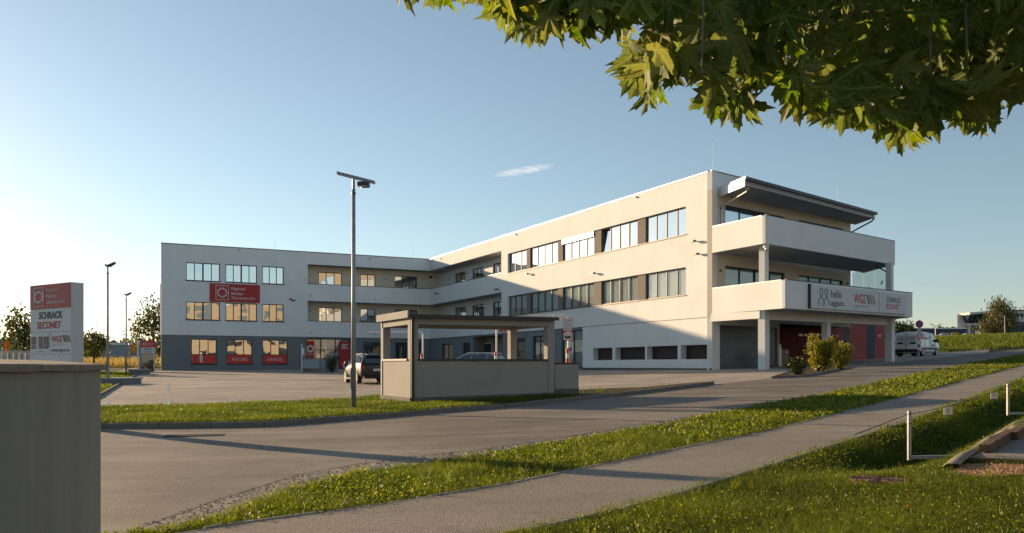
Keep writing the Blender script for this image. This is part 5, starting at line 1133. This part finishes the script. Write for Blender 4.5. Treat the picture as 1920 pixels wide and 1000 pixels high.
MB().box(pxx(249,150), pxx(259,150), 149.7, 150, z0+1.2, z0+2.7).build('gate', 'orange', h_); MB().box(x0, pxx(247,150), 149.85, 150, z0, z0+.6).build('base', 'stucco_blue', h_); MB().box(pxx(202,170), x1, 162, 170, z1+.3, z1+.8).build('roof_step', 'grey_paint', h_)
h_, x0, x1, z0, z1 = far_box('shed', 'pale low building behind the orange frame at the left edge', 'building', -60, 60, 641, 680, 100, 18, 'hall_blue', 'grey_paint')
MB().box(x0, pxx(6,100), 99.7, 100, z0, z1-1).build('front', 'far_white', h_)
f_ = thing('goal_gate', 'orange metal frame standing at the left picture edge', 'frame', (pxx(12, 60), 60, Tz(pxx(12, 60), 60)))
zb_ = Tz(pxx(12, 60), 60)
for u in (9.5, 16.5): MB().box(pxx(u,60)-.05, pxx(u,60)+.05, 59.9, 60.1, zb_, (HY-640)/FP*60).build('upright', 'orange', f_)
for v in (641, 652): MB().box(pxx(5.5,60), pxx(16.5,60)-.05, 59.93, 60.07, (HY-v)/FP*60-.05, (HY-v)/FP*60+.05).build('crossbar', 'orange', f_)
fc = thing('mesh_fence', 'pale mesh fence left of the company totem', 'fence', (pxx(35, 52), 52, Tz(pxx(35, 52), 52))); zb_ = Tz(pxx(35, 52), 52)
for u in range(-20, 70, 11): MB().box(pxx(u,52)-.04, pxx(u,52)+.04, 51.95, 52.05, zb_, (HY-661)/FP*52).build('fence_post', 'light_metal', fc)
fw_ = MB()
for k in range(12): fw_.box(pxx(-20,52), pxx(62,52), 52.06, 52.075, zb_+.1+.14*k, zb_+.115+.14*k)
for k in range(70): c = pxx(-20,52)+k*.04; fw_.box(pxx(-20,52)+k*.039, pxx(-20,52)+k*.039+.008, 52.08, 52.09, zb_+.05, zb_+1.75)
fw_.build('mesh', 'light_metal', fc, kind='stuff')
cc = hatchback('dark car behind the mesh fence at far left', 'car_black'); put(cc, 26, 56, R(178))
# shopping building on the hill at right
Yf = 300; r_, x0, x1, z0, z1 = far_box('showroom', 'pale far building with slanted glass front behind the willow', 'building', 1795, 1895, 592, 640, Yf, 30, 'far_white', 'far_white')
k = Yf/FP; FR = Frame((0, Yf-.5), (1, 0), (0, -1)); ux = lambda u: pxx(u, Yf); vz = lambda v: (HY-v)*k
MB(FR).add([(ux(1811),0,vz(607)), (ux(1862),0,vz(604)), (ux(1862),5,vz(586)), (ux(1803),5,vz(591)), (ux(1811),-1,vz(607)), (ux(1862),-1,vz(604)), (ux(1862),-1,vz(586)), (ux(1803),-1,vz(591))], [(0,1,2,3),(7,6,5,4),(0,4,5,1),(1,5,6,2),(2,6,7,3),(3,7,4,0)]).build('slanted_glass', 'navy', r_)
MB(FR).add([(ux(1802),5.4,vz(592)), (ux(1862),5.4,vz(587)), (ux(1862),5.4,vz(583)), (ux(1801),5.4,vz(588)), (ux(1802),-1,vz(592)), (ux(1862),-1,vz(587)), (ux(1862),-1,vz(583)), (ux(1801),-1,vz(588))], [(0,1,2,3),(7,6,5,4),(0,4,5,1),(1,5,6,2),(2,6,7,3),(3,7,4,0)]).build('canopy_edge', 'far_white', r_)
MB(FR).box(ux(1811), ux(1862), -.5, 1.5, vz(611), vz(607)).build('canopy', 'far_white', r_)
for u in (1814, 1832, 1850): MB(FR).box(ux(u)-.25, ux(u)+.25, .8, 1.3, vz(636), vz(611)).build('pillar', 'light_metal', r_)
MB(FR).box(ux(1816), ux(1862), -.2, .2, vz(636), vz(611.5)).build('shop_front', 'navy', r_)
for k2 in range(5): MB(FR).add([(ux(1812+k2*10),.25+.02,vz(606.6)), (ux(1812.7+k2*10),.27,vz(606.6)), (ux(1812.7+k2*10-1.2),5.05,vz(590.5)), (ux(1812-1.2+k2*10),5.05,vz(590.5)), (ux(1812+k2*10),.1,vz(606.6)), (ux(1812.7+k2*10),.1,vz(606.6)), (ux(1812.7+k2*10-1.2),4.9,vz(590.5)), (ux(1812-1.2+k2*10),4.9,vz(590.5))], [(0,1,2,3),(7,6,5,4),(0,4,5,1),(1,5,6,2),(2,6,7,3),(3,7,4,0)]).build('glazing_bar', 'hall_blue', r_)
r2, a0, a1, b0, b1_ = far_box('office_block', 'white far office block at the right picture edge', 'building', 1893, 1990, 583, 640, 295, 30, 'far_white', 'metal_dark')
for u in (1900, 1905.5, 1914, 1928): MB().box(pxx(u,295), pxx(u+4,295), 294.7, 295, (HY-595)/FP*295, (HY-588)/FP*295).build('window', 'navy', r2)
MB().box(pxx(1893,295), a1, 294., 295, (HY-607)/FP*295, (HY-604)/FP*295).build('ledge', 'metal_dark', r2); MB().box(pxx(1896,295), a1, 294.7, 295, (HY-632)/FP*295, (HY-609)/FP*295).build('shop_front', 'navy', r2)
r3, a0, a1, b0, b1_ = far_box('market_hall', 'long dark flat hall behind the van roof', 'building', 1704, 1812, 617, 640, 285, 25, 'navy', 'light_metal')
for k2 in range(4): MB().box(pxx(1762+k2*13,285), pxx(1763+k2*13,285), 284.7, 285, (HY-636)/FP*285, (HY-626)/FP*285).build('post', 'grey_paint', r3)
def fl(name, label, cat, u0, u1, v0, v1, Y, mat, d=.4, extra=()):
    o = MB().box(pxx(u0,Y), pxx(u1,Y), Y, Y+d, (HY-v1)/FP*Y, (HY-v0)/FP*Y).build(name, mat); tag(o, label, cat)
    for (p0, p1, q0, q1, m2, nm) in extra: MB().box(pxx(p0,Y), pxx(p1,Y), Y-.15, Y, (HY-q1)/FP*Y, (HY-q0)/FP*Y).build(nm, m2, o)
    return o
fl('advert_pylon', 'dark advertising pylon with a yellow top by the far showroom', 'sign', 1818, 1827, 614, 636, 270, 'navy', .5, ((1819,1826,615,617.5,'yellow','yellow_panel'), (1819,1826,619,625,'grey_line','grey_panel')))
fl('kiosk', 'magenta and blue advertising kiosk left of the willow', 'kiosk', 1838, 1859, 619, 634, 265, 'navy', 3., ((1838.3,1840,621,633,'red_bright','red_stripe'), (1840.4,1846,621.5,633,'hall_blue','blue_panel'), (1846.5,1857,621.5,633,'magenta','magenta_panel'), (1849,1856,626,631,'teal_logo','print')))
fl('yellow_banner', 'small yellow banner above parked cars at far right', 'banner', 1784.5, 1798, 623.5, 627.5, 255, 'yellow', .1)
for i, (u, Y, p_, lab) in enumerate(((1769, 235, 'car_white', 'white far car just right of the van'), (1812, 245, 'car_silver', 'silver far car below the yellow banner'), (1893, 255, 'car_white', 'white far car right of the willow'), (1911, 250, 'car_silver', 'silver far car at the right picture edge'))):
    st_ = [(-2.1, [(.7,.3),(.8,.7)]), (-1.9, [(.84,.25),(.84,.95)]), (-1.3, [(.86,.25),(.70,1.42)]), (.3, [(.86,.25),(.70,1.42)]), (1.1, [(.86,.25),(.80,.95)]), (1.9, [(.84,.25),(.78,.78)]), (2.1, [(.7,.35),(.7,.6)])]
    cr_ = thing('far_car', lab, 'car', (0, 0, 0), 'cars parked by the far showroom'); loft(st_).build('body', p_, cr_); MB().box(-1.5, .7, -.80, .80, 1.0, 1.28).build('glazing', 'navy', cr_)
    for x in (-1.3, 1.3):
        MB().cyl((x, -.88, .3), (x, .88, .3), .31, 10).build('wheel', 'rubber', cr_)
    put(cr_, u, Y, R(168+20*i))
x, Y = pxx(1754, 200), 200; z0 = Tz(x, Y); zt = (HY-608)/FP*Y
dl = thing('street_lamp', 'twin armed street lamp behind the van', 'street lamp', (x, Y, z0)); MB().cyl((x,Y,z0),(x,Y,zt-.5),.10,8).build('pole','light_metal',dl)
for s_ in (1, -1): MB().tube([(x,Y,zt-.6),(x+s_*.55,Y,zt-.35),(x+s_*1.0,Y,zt)], .08).box(x+s_*1.2-.45, x+s_*1.2+.45, Y-.15, Y+.15, zt-.03, zt+.08).build('arm', 'zinc', dl)
x, Y = pxx(1884, 240), 240; z0 = Tz(x, Y); tag(MB().cyl((x,Y,z0),(x,Y,(HY-592)/FP*Y),.14,8,.08).build('lamp_pole','zinc'), 'plain grey pole standing before the willow', 'pole')
# the neighbour across the road, seen only in the window reflections
nbg = thing('neighbour_building', 'beige office building across the road, mirrored in the left wing windows', 'building', (35, -18, -.5))
FNB = Frame((14, -30), (.86, .51), (-.51, .86))
wall(FNB, 0, 46, -1.5, 14.5, [(3+k*6.2, 6.6+k*6.2, z_, z_+1.7) for k in range(7) for z_ in (1.2, 4.7, 8.2, 11.4)], .3, 'stucco_tan', parent=nbg)
wall(FNB, 46.01, 84, -1.5, 23, [(49+k*6.2, 52.6+k*6.2, z_, z_+1.7) for k in range(5) for z_ in (1.2, 4.7, 8.2, 11.4, 14.8, 18.2)], .3, 'stucco_tan', parent=nbg)
for k in range(12):
    for z_ in (1.2, 4.7, 8.2, 11.4): a_ = 3+k*6.2 if k < 7 else 49+(k-7)*6.2; MB(FNB).box(a_, a_+3.6, -.28, -.2, z_, z_+1.7).build('window', 'glass_dark', nbg)
MB(FNB).box(0, 46, -12, -.3, 14.0, 14.3).build('roof', 'grey_paint', nbg); MB(FNB).box(46.01, 84, -12, -.3, 22.5, 22.8).build('roof', 'grey_paint', nbg)
# distant wooded rims: reads as one mass
for i, (u0, u1, Y, hmin, hmax, lab) in enumerate(((-200, 330, 420, 4, 9, 'distant dark treeline along the left horizon'), (1690, 2100, 420, 3, 7, 'distant treeline behind the far buildings at right'))):
    n_ = 5000; x = rng.uniform(pxx(u0, Y), pxx(u1, Y), n_); y = Y+rng.uniform(0, 25, n_); hh = hmin+(hmax-hmin)*(.5+.3*np.sin(x*.09)+.2*np.sin(x*.31+1)); z = T(x, y)+rng.uniform(0, 1, n_)*hh
    o = mesh_np('treeline', leafquads(np.stack([x, y, z], 1), 2.6, .2, aspect=.8), 4, 'tree_leaf', rng.uniform(0, 1, n_)); tag(o, lab, 'treeline', kind='stuff')

# ------------------------------------------------------------------ grass, gravel stones
def grass_obj(name, label, parts, mat='grass'):
    V = np.concatenate([p[0] for p in parts]); r_ = np.concatenate([p[1] for p in parts]); o = mesh_np(name, V, V.shape[1], mat, r_); tag(o, label, 'grass', kind='stuff'); return o
def clip(V, r_, polys, keep_out=True):
    k = np.ones(len(V), bool)
    for P in polys: k &= ~inpoly(V[:, 0, 0], V[:, 0, 1], P)
    return V[k], r_[k]
tail = [q for q in road_near if q[0] > gravel_near[-1][0]]
gin = offset(gravel_near, .12)
v1 = gin+tail+path_far[::-1]
g1_ = blades(v1, 5200, .075, .62, lean=1.6, ymax=75)
fgp = [*path_near, (40, 45), (30, 12), (8, 3.5), (.2, 4.)]
manh = [(mx_+.31*math.cos(t_), my_+.31*math.sin(t_)) for t_ in np.linspace(0, 6.28, 20)]
g2_ = clip(*blades(fgp, 6500, .060, .62, lean=1.7, ymax=45), [bay, sand, manh])
def tufts(poly, dens, n, h, ymax=30):
    x, y = scatter(poly, dens, ymax=ymax); x, y = np.repeat(x, n), np.repeat(y, n); m_ = len(x); x = x+rng.normal(0, .03, m_); y = y+rng.normal(0, .03, m_)
    hh = h*rng.uniform(.5, 1.2, m_); w = np.maximum(.005, .6*y/832); yaw = rng.uniform(0, 6.28, m_); la = rng.uniform(0, 6.28, m_); ln = hh*rng.uniform(.1, .8, m_); B = np.stack([x, y, T(x, y)], 1); dx = np.stack([np.cos(yaw)*w, np.sin(yaw)*w, 0*w], 1)/2
    return np.stack([B-dx, B+dx, B+np.stack([np.cos(la)*ln, np.sin(la)*ln, hh], 1)], 1), rng.uniform(.2, 1, m_)
edge1 = offset(gin, -.10)+offset(gin, .08)[::-1]
grass_obj('verge_grass', 'sunlit grass and clover strip between road and footpath', [g1_, tufts(v1, 5, 22, .17), tufts(edge1, 26, 14, .13)])
edge2 = offset(path_near, .02)+offset(path_near, -.14)[::-1]
grass_obj('lawn_grass', 'rough grass in the right foreground below the footpath', [g2_, tufts(edge2, 60, 12, .09), clip(*tufts(fgp, 4, 18, .12), [bay, sand, manh])])
shp = [tuple(q) for q in (A, B_, C, D)]
g3_ = clip(*blades([q for q in verge], 2600, .085, .65, lean=1.5, zoff=.11), [shp])
kk_ = (g3_[0][:, 0, 0] < 1.6) | (rng.uniform(0, 1, len(g3_[0])) < .03); g3_ = (g3_[0][kk_], g3_[1][kk_])
grass_obj('kerb_grass', 'grass strip between the kerb and the parking lot', [g3_])
# broad leaves among the grass
def broad(poly, dens, size, zoff=0., ymax=60):
    x, y = scatter(poly, dens, ymax=ymax); k = np.sin(x*2.3)+np.sin(y*1.9+x)+rng.normal(0, .7, len(x)) > -.5
    x, y = x[k], y[k]; P = np.stack([x, y, T(x, y)+zoff+rng.uniform(.01, .065, len(x))], 1); sz = size*np.clip(y/10, .8, 2.2)
    V = leafquads(P, 1., -.5, aspect=.5); V = P[:, None, :]+(V-P[:, None, :])*sz[:, None, None]; return V, np.clip(rng.normal(.55, .22, len(x)), 0, 1)
grass_obj('verge_clover', 'broad bright clover leaves in the strip between road and footpath', [broad(v1, 1900, .036)])
grass_obj('lawn_clover', 'broad leaves scattered through the right foreground grass', [clip(*broad(fgp, 700, .028, ymax=40), [bay, sand, manh])])
bank = [(27, 67.5), (34, 70.5), (47, 79), (75, 98), (110, 130), (110, 175), (60, 150), (30, 90)]
gb = blades(bank, 260, .34, .8, lean=1.2); grass_obj('bank_grass', 'long meadow grass on the bank right of the van', [gb])
lk = [(-11.6, 21.4), (-15.1, 30.3), (-29.9, 66.5), (-34, 67), (-20, 30), (-16, 21)]
grass_obj('left_grass', 'narrow grass strip beyond the left kerb of the lot', [blades(lk, 900, .12, .8, lean=1.2)])
df = [(-95, 92), (-36, 92), (-36, 135), (-95, 135)]
grass_obj('dry_field', 'dry yellow field grass before the far left warehouse', [blades(df, 130, .95, .8, lean=.5, hvar=.4)], 'dry_grass')
foot = [G(*q) for q in ((120,722),(191,705),(240,692),(263,690),(250,695),(191,716))]
sheet('side_path', foot, .03, 'asphalt_path', grid=3., kind='structure')
# gravel stones: small tetrahedra
def pebbles(name, label, poly, dens, r0, r1, mat, zoff, cat='gravel'):
    x, y = scatter(poly, dens); c = np.stack([x, y, T(x, y)+zoff], 1); n = len(x); rr = rng.uniform(r0, r1, n)*np.clip(y/10, .8, 1.6); yw = rng.uniform(0, 6.28, n)
    cor = np.stack([c+rr[:, None]*np.stack([np.cos(yw+j*2.09), np.sin(yw+j*2.09)*.8, rng.uniform(-.2, .3, n)], 1) for j in range(3)]+[c+rr[:, None]*np.stack([rng.uniform(-.3, .3, n), rng.uniform(-.3, .3, n), rng.uniform(.4, .8, n)], 1)], 1)
    V = np.concatenate([cor[:, [0, 1, 3]], cor[:, [1, 2, 3]], cor[:, [2, 0, 3]]]); o = mesh_np(name, V, 3, mat, np.zeros(len(V))); tag(o, label, cat, kind='stuff')
pebbles('gravel_stones', 'loose grey gravel along the near road edge', offset(gravel_far, .07)+offset(gravel_near, -.10)[::-1], 480, .007, .020, 'gravel', .022)
pebbles('sand_crumbs', 'crumbly orange sand at the front of the parking bay', sand, 900, .008, .026, 'sand', .02, 'sand')
# a few orange flowers in the lawn
for i, (u, v) in enumerate(((1656, 923), (1700, 941), (1703, 973))):
    x, y = G(u, v); z = Tz(x, y); fl_ = thing('orange_flower', ('highest', 'middle', 'lowest')[i]+' of three small orange flowers in the foreground grass', 'flower', (x, y, z), 'orange flowers in the lawn')
    MB().cyl((x, y, z), (x, y, z+.09), .002, 5).build('stem', 'grass', fl_); MB().cyl((x, y, z+.088), (x, y-.003, z+.10), .006, 8, .014).build('petals', 'orange', fl_)

# ------------------------------------------------------------------ maple overhead
MT = (5.2, -1.6); mzt = Tz(*MT)
mp = thing('maple_tree', 'maple branches with large lobed leaves hanging into the upper right', 'tree', (MT[0], MT[1], mzt))
tk = MB(); tk.tube([(MT[0], MT[1], mzt-.1), (5.1, -1.5, .4), (5.0, -1.3, 1.6), (4.9, -1.0, 3.2), (4.8, -.8, 5.)], .1, 12, [.19, .16, .14, .11, .07]); tk.build('trunk', 'bark', mp, smooth=True)
LB = [[(5., -1.3, 1.6), (3.8, .6, 1.95), (2.4, 2.4, 1.75), (1.2, 2.9, 1.55), (.1, 3.0, 1.42)], [(4.95, -1.2, 2.2), (4.2, 1.2, 2.2), (3.2, 2.9, 1.75), (2.1, 3.3, 1.35)], [(3.8, .6, 1.95), (2.2, 2.0, 1.65), (1.1, 2.5, 1.30), (.55, 2.7, 1.08)], [(4.2, 1.2, 2.2), (2.9, 2.4, 1.45), (1.9, 2.9, 1.10), (1.45, 3.0, .92)], [(3.2, 2.9, 1.75), (2.3, 3.1, 1.2), (1.6, 3.0, 1.0)]]
for br in LB: MB().tube(br, .02, 7, [.05, .032, .016, .009, .005][:len(br)] if len(br) > 3 else [.022, .012, .006]).build('branch', 'bark', mp, smooth=True)
for k in range(16):
    u_t = random.uniform(1180, 1900); Yt = random.uniform(2.3, 3.4); p0 = at(u_t, -80, Yt+.15); p1 = at(u_t+random.uniform(-80, 30), random.uniform(40, 150), Yt)
    MB().tube([tuple(p0), tuple(p0.lerp(p1, .5)+Vector((random.uniform(-.03, .03), 0, .02))), tuple(p1)], .004, 5, [.0065, .0045, .0025]).build('twig', 'twig_bark', mp)
half = [(0,1.0),(6,.84),(12,.86),(14,.68),(23,.46),(31,.62),(33,.80),(39,.76),(47,.98),(53,.76),(62,.77),(62,.60),(75,.42),(88,.50),(99,.66),(107,.47),(124,.37),(150,.17)]
out = [(math.sin(R(a_))*r_, math.cos(R(a_))*r_) for a_, r_ in half]; out = out+[(-x, y) for x, y in reversed(out[1:])]
def leaf_mesh(cup, fold, seed, wave):
    r2_ = random.Random(seed); vs = [(0, 0, 0)]; N = len(out); uvs = [(0, 0)]
    def zf(x, y):
        th = math.atan2(x, y); rr = math.hypot(x, y); near = min(abs(th-R(t_)) for t_ in (0, 46, -46, 98, -98))
        return -cup*rr*rr+fold*near*rr+wave*math.sin(5*x+seed)*rr*rr-.12*abs(x)*cup
    for s_ in (.5, 1.):
        for x, y in out: vs.append((x*s_, y*s_, zf(x*s_, y*s_)+(r2_.uniform(-.02, .02) if s_ == 1 else 0))); uvs.append((x*s_, y*s_))
    # petiole
    fs = [(0, 1+i, 1+(i+1) % N) for i in range(N)]+[(1+i, 1+N+i, 1+N+(i+1) % N, 1+(i+1) % N) for i in range(N)]
    k = len(vs); vs += [(-.012, 0, 0), (.012, 0, 0), (.010, -.45, .12), (-.010, -.45, .12)]; uvs += [(-.01, -.01)]*4; fs.append((k, k+1, k+2, k+3))
    me = bpy.data.meshes.new('leaf'); me.from_pydata(vs, [], fs); uv = me.uv_layers.new(name='leaf')
    for lp in me.loops: uv.data[lp.index].uv = uvs[lp.vertex_index]
    me.polygons.foreach_set('use_smooth', [True]*len(me.polygons)); me.materials.append(MATS['maple_leaf']); return me
LM_ = [leaf_mesh(c_, f_, s_, w_) for s_, (c_, f_, w_) in enumerate(((.15, .30, .06), (.35, .45, .12), (.55, .60, .10), (.05, .40, .18), (.75, .65, .12), (.30, .90, .08)))]
UB = [(690,-10),(790,20),(850,12),(890,0),(905,20),(960,70),(1000,95),(1050,70),(1075,88),(1120,55),(1160,90),(1185,150),(1210,222),(1260,170),(1300,155),(1330,225),(1400,243),(1425,190),(1440,140),(1470,150),(1485,225),(1540,240),(1590,245),(1640,250),(1690,292),(1730,260),(1760,230),(1810,250),(1850,265),(1880,215),(1920,185),(2000,200),(2150,210)]
def ub(u): return float(np.interp(u, [q[0] for q in UB], [q[1] for q in UB]))
big = []; mass = []
def leaf_at(u, v, Y, L, face, tilt):
    p_ = at(u, v, Y); ax = Vector((random.gauss(0, tilt), random.gauss(0, tilt), -1)).normalized()
    nrm = Vector((random.gauss(-.25, face), random.gauss(-.8, face), random.gauss(.25, face)))
    if random.random() < .30: nrm = Vector((random.gauss(0, .6), random.gauss(.7, .4), random.gauss(.6, .3)))
    if random.random() < .33: nrm = Vector((random.choice((-1, -1, 1))*random.gauss(1, .3), random.gauss(0, .5), random.gauss(0, .3)))
    nrm = (nrm-ax*nrm.dot(ax)); nrm = nrm.normalized() if nrm.length > 1e-3 else ax.orthogonal().normalized(); xa = ax.cross(nrm)
    M = Matrix((xa, ax, nrm)).transposed().to_4x4(); M.translation = p_; return M @ Matrix.Scale(L, 4)
u = 715.
rows = []
while u < 2010:                                        # fringe along the lower outline
    L = random.uniform(.075, .14); Y = random.uniform(2.4, 3.1); hpx = L*FP/Y
    rows.append((u, ub(u)-hpx*random.uniform(.88, 1.05), Y, L, .45, .22)); u += random.uniform(9, 18) if u > 880 else random.uniform(30, 55)
for k in range(780):                                   # body of the crown
    u = random.uniform(790, 2010); L = random.uniform(.06, .14); Y = random.uniform(2.35, 3.9); hpx = L*FP/Y; t_ = ub(u)-hpx*.95
    lo_ = -120
    if t_ < lo_: continue
    v = random.uniform(lo_, t_); rows.append((u, v, Y, L, .6, .38))
rows.sort(key=lambda r_: r_[2])
vis = [r_ for r_ in rows if r_[1]+r_[3]*FP/r_[2] > 0 and 650 < r_[0] < 1960]
sel = vis[:290]; sid = {id(r_) for r_ in sel}
for r_ in sel:
    o = bpy.data.objects.new('leaf', random.choice(LM_)); COL.objects.link(o); o.parent = mp; M = leaf_at(*r_); o.matrix_basis = Matrix.Translation(-ORG[mp.name]) @ M
rest = [r_ for r_ in rows if id(r_) not in sid]
for k in range(600):                                   # leaves above and beyond the picture
    u = random.uniform(1500, 2700); rest.append((u, random.uniform(-620, -60) if u < 2000 else random.uniform(-620, 230), random.uniform(2.0, 5.2), random.uniform(.10, .16), .6, .4))
for k in range(300):                                   # rear layer closing the crown
    u = random.uniform(1330, 2050); L = random.uniform(.09, .16); Y = random.uniform(3.2, 4.4); t_ = ub(u)-L*FP/Y*1.1-40
    rest.append((u, random.uniform(-60, max(-50, t_)), Y, L, .7, .5))
Vs, Fs = [], []; 
base = [np.array([v.co[:] for v in m_.vertices]) for m_ in LM_]; bf = [tuple(p_.vertices) for p_ in LM_[0].polygons]
Uv = []
bu = [(0, 0)]+[(x*.5, y*.5) for x, y in out]+[(x, y) for x, y in out]+[(-.01, -.01)]*4
for r_ in rest:
    i = random.randrange(len(LM_)); M = np.array(leaf_at(*r_)); k = len(Vs)*len(base[0]); Vs.append(base[i] @ M[:3, :3].T+M[:3, 3]); Fs += [tuple(j+k for j in f) for f in bf]
me = bpy.data.meshes.new('foliage'); VV = np.concatenate(Vs)-np.array(ORG[mp.name]); me.from_pydata(VV.tolist(), [], Fs); uv = me.uv_layers.new(name='leaf')
nb_ = len(base[0]); uvf = np.array(bu*len(Vs), 'f'); li = np.empty(len(me.loops), 'i'); me.loops.foreach_get('vertex_index', li); uv.data.foreach_set('uv', uvf[li].ravel())
at_ = me.attributes.new('rnd', 'FLOAT', 'POINT'); at_.data.foreach_set('value', np.repeat(rng.uniform(0, 1, len(Vs)), nb_).astype('f'))
me.polygons.foreach_set('use_smooth', [True]*len(me.polygons)); me.materials.append(MATS['maple_leaf_mass']); o = bpy.data.objects.new('foliage', me); COL.objects.link(o); o.parent = mp; o['kind'] = 'stuff'
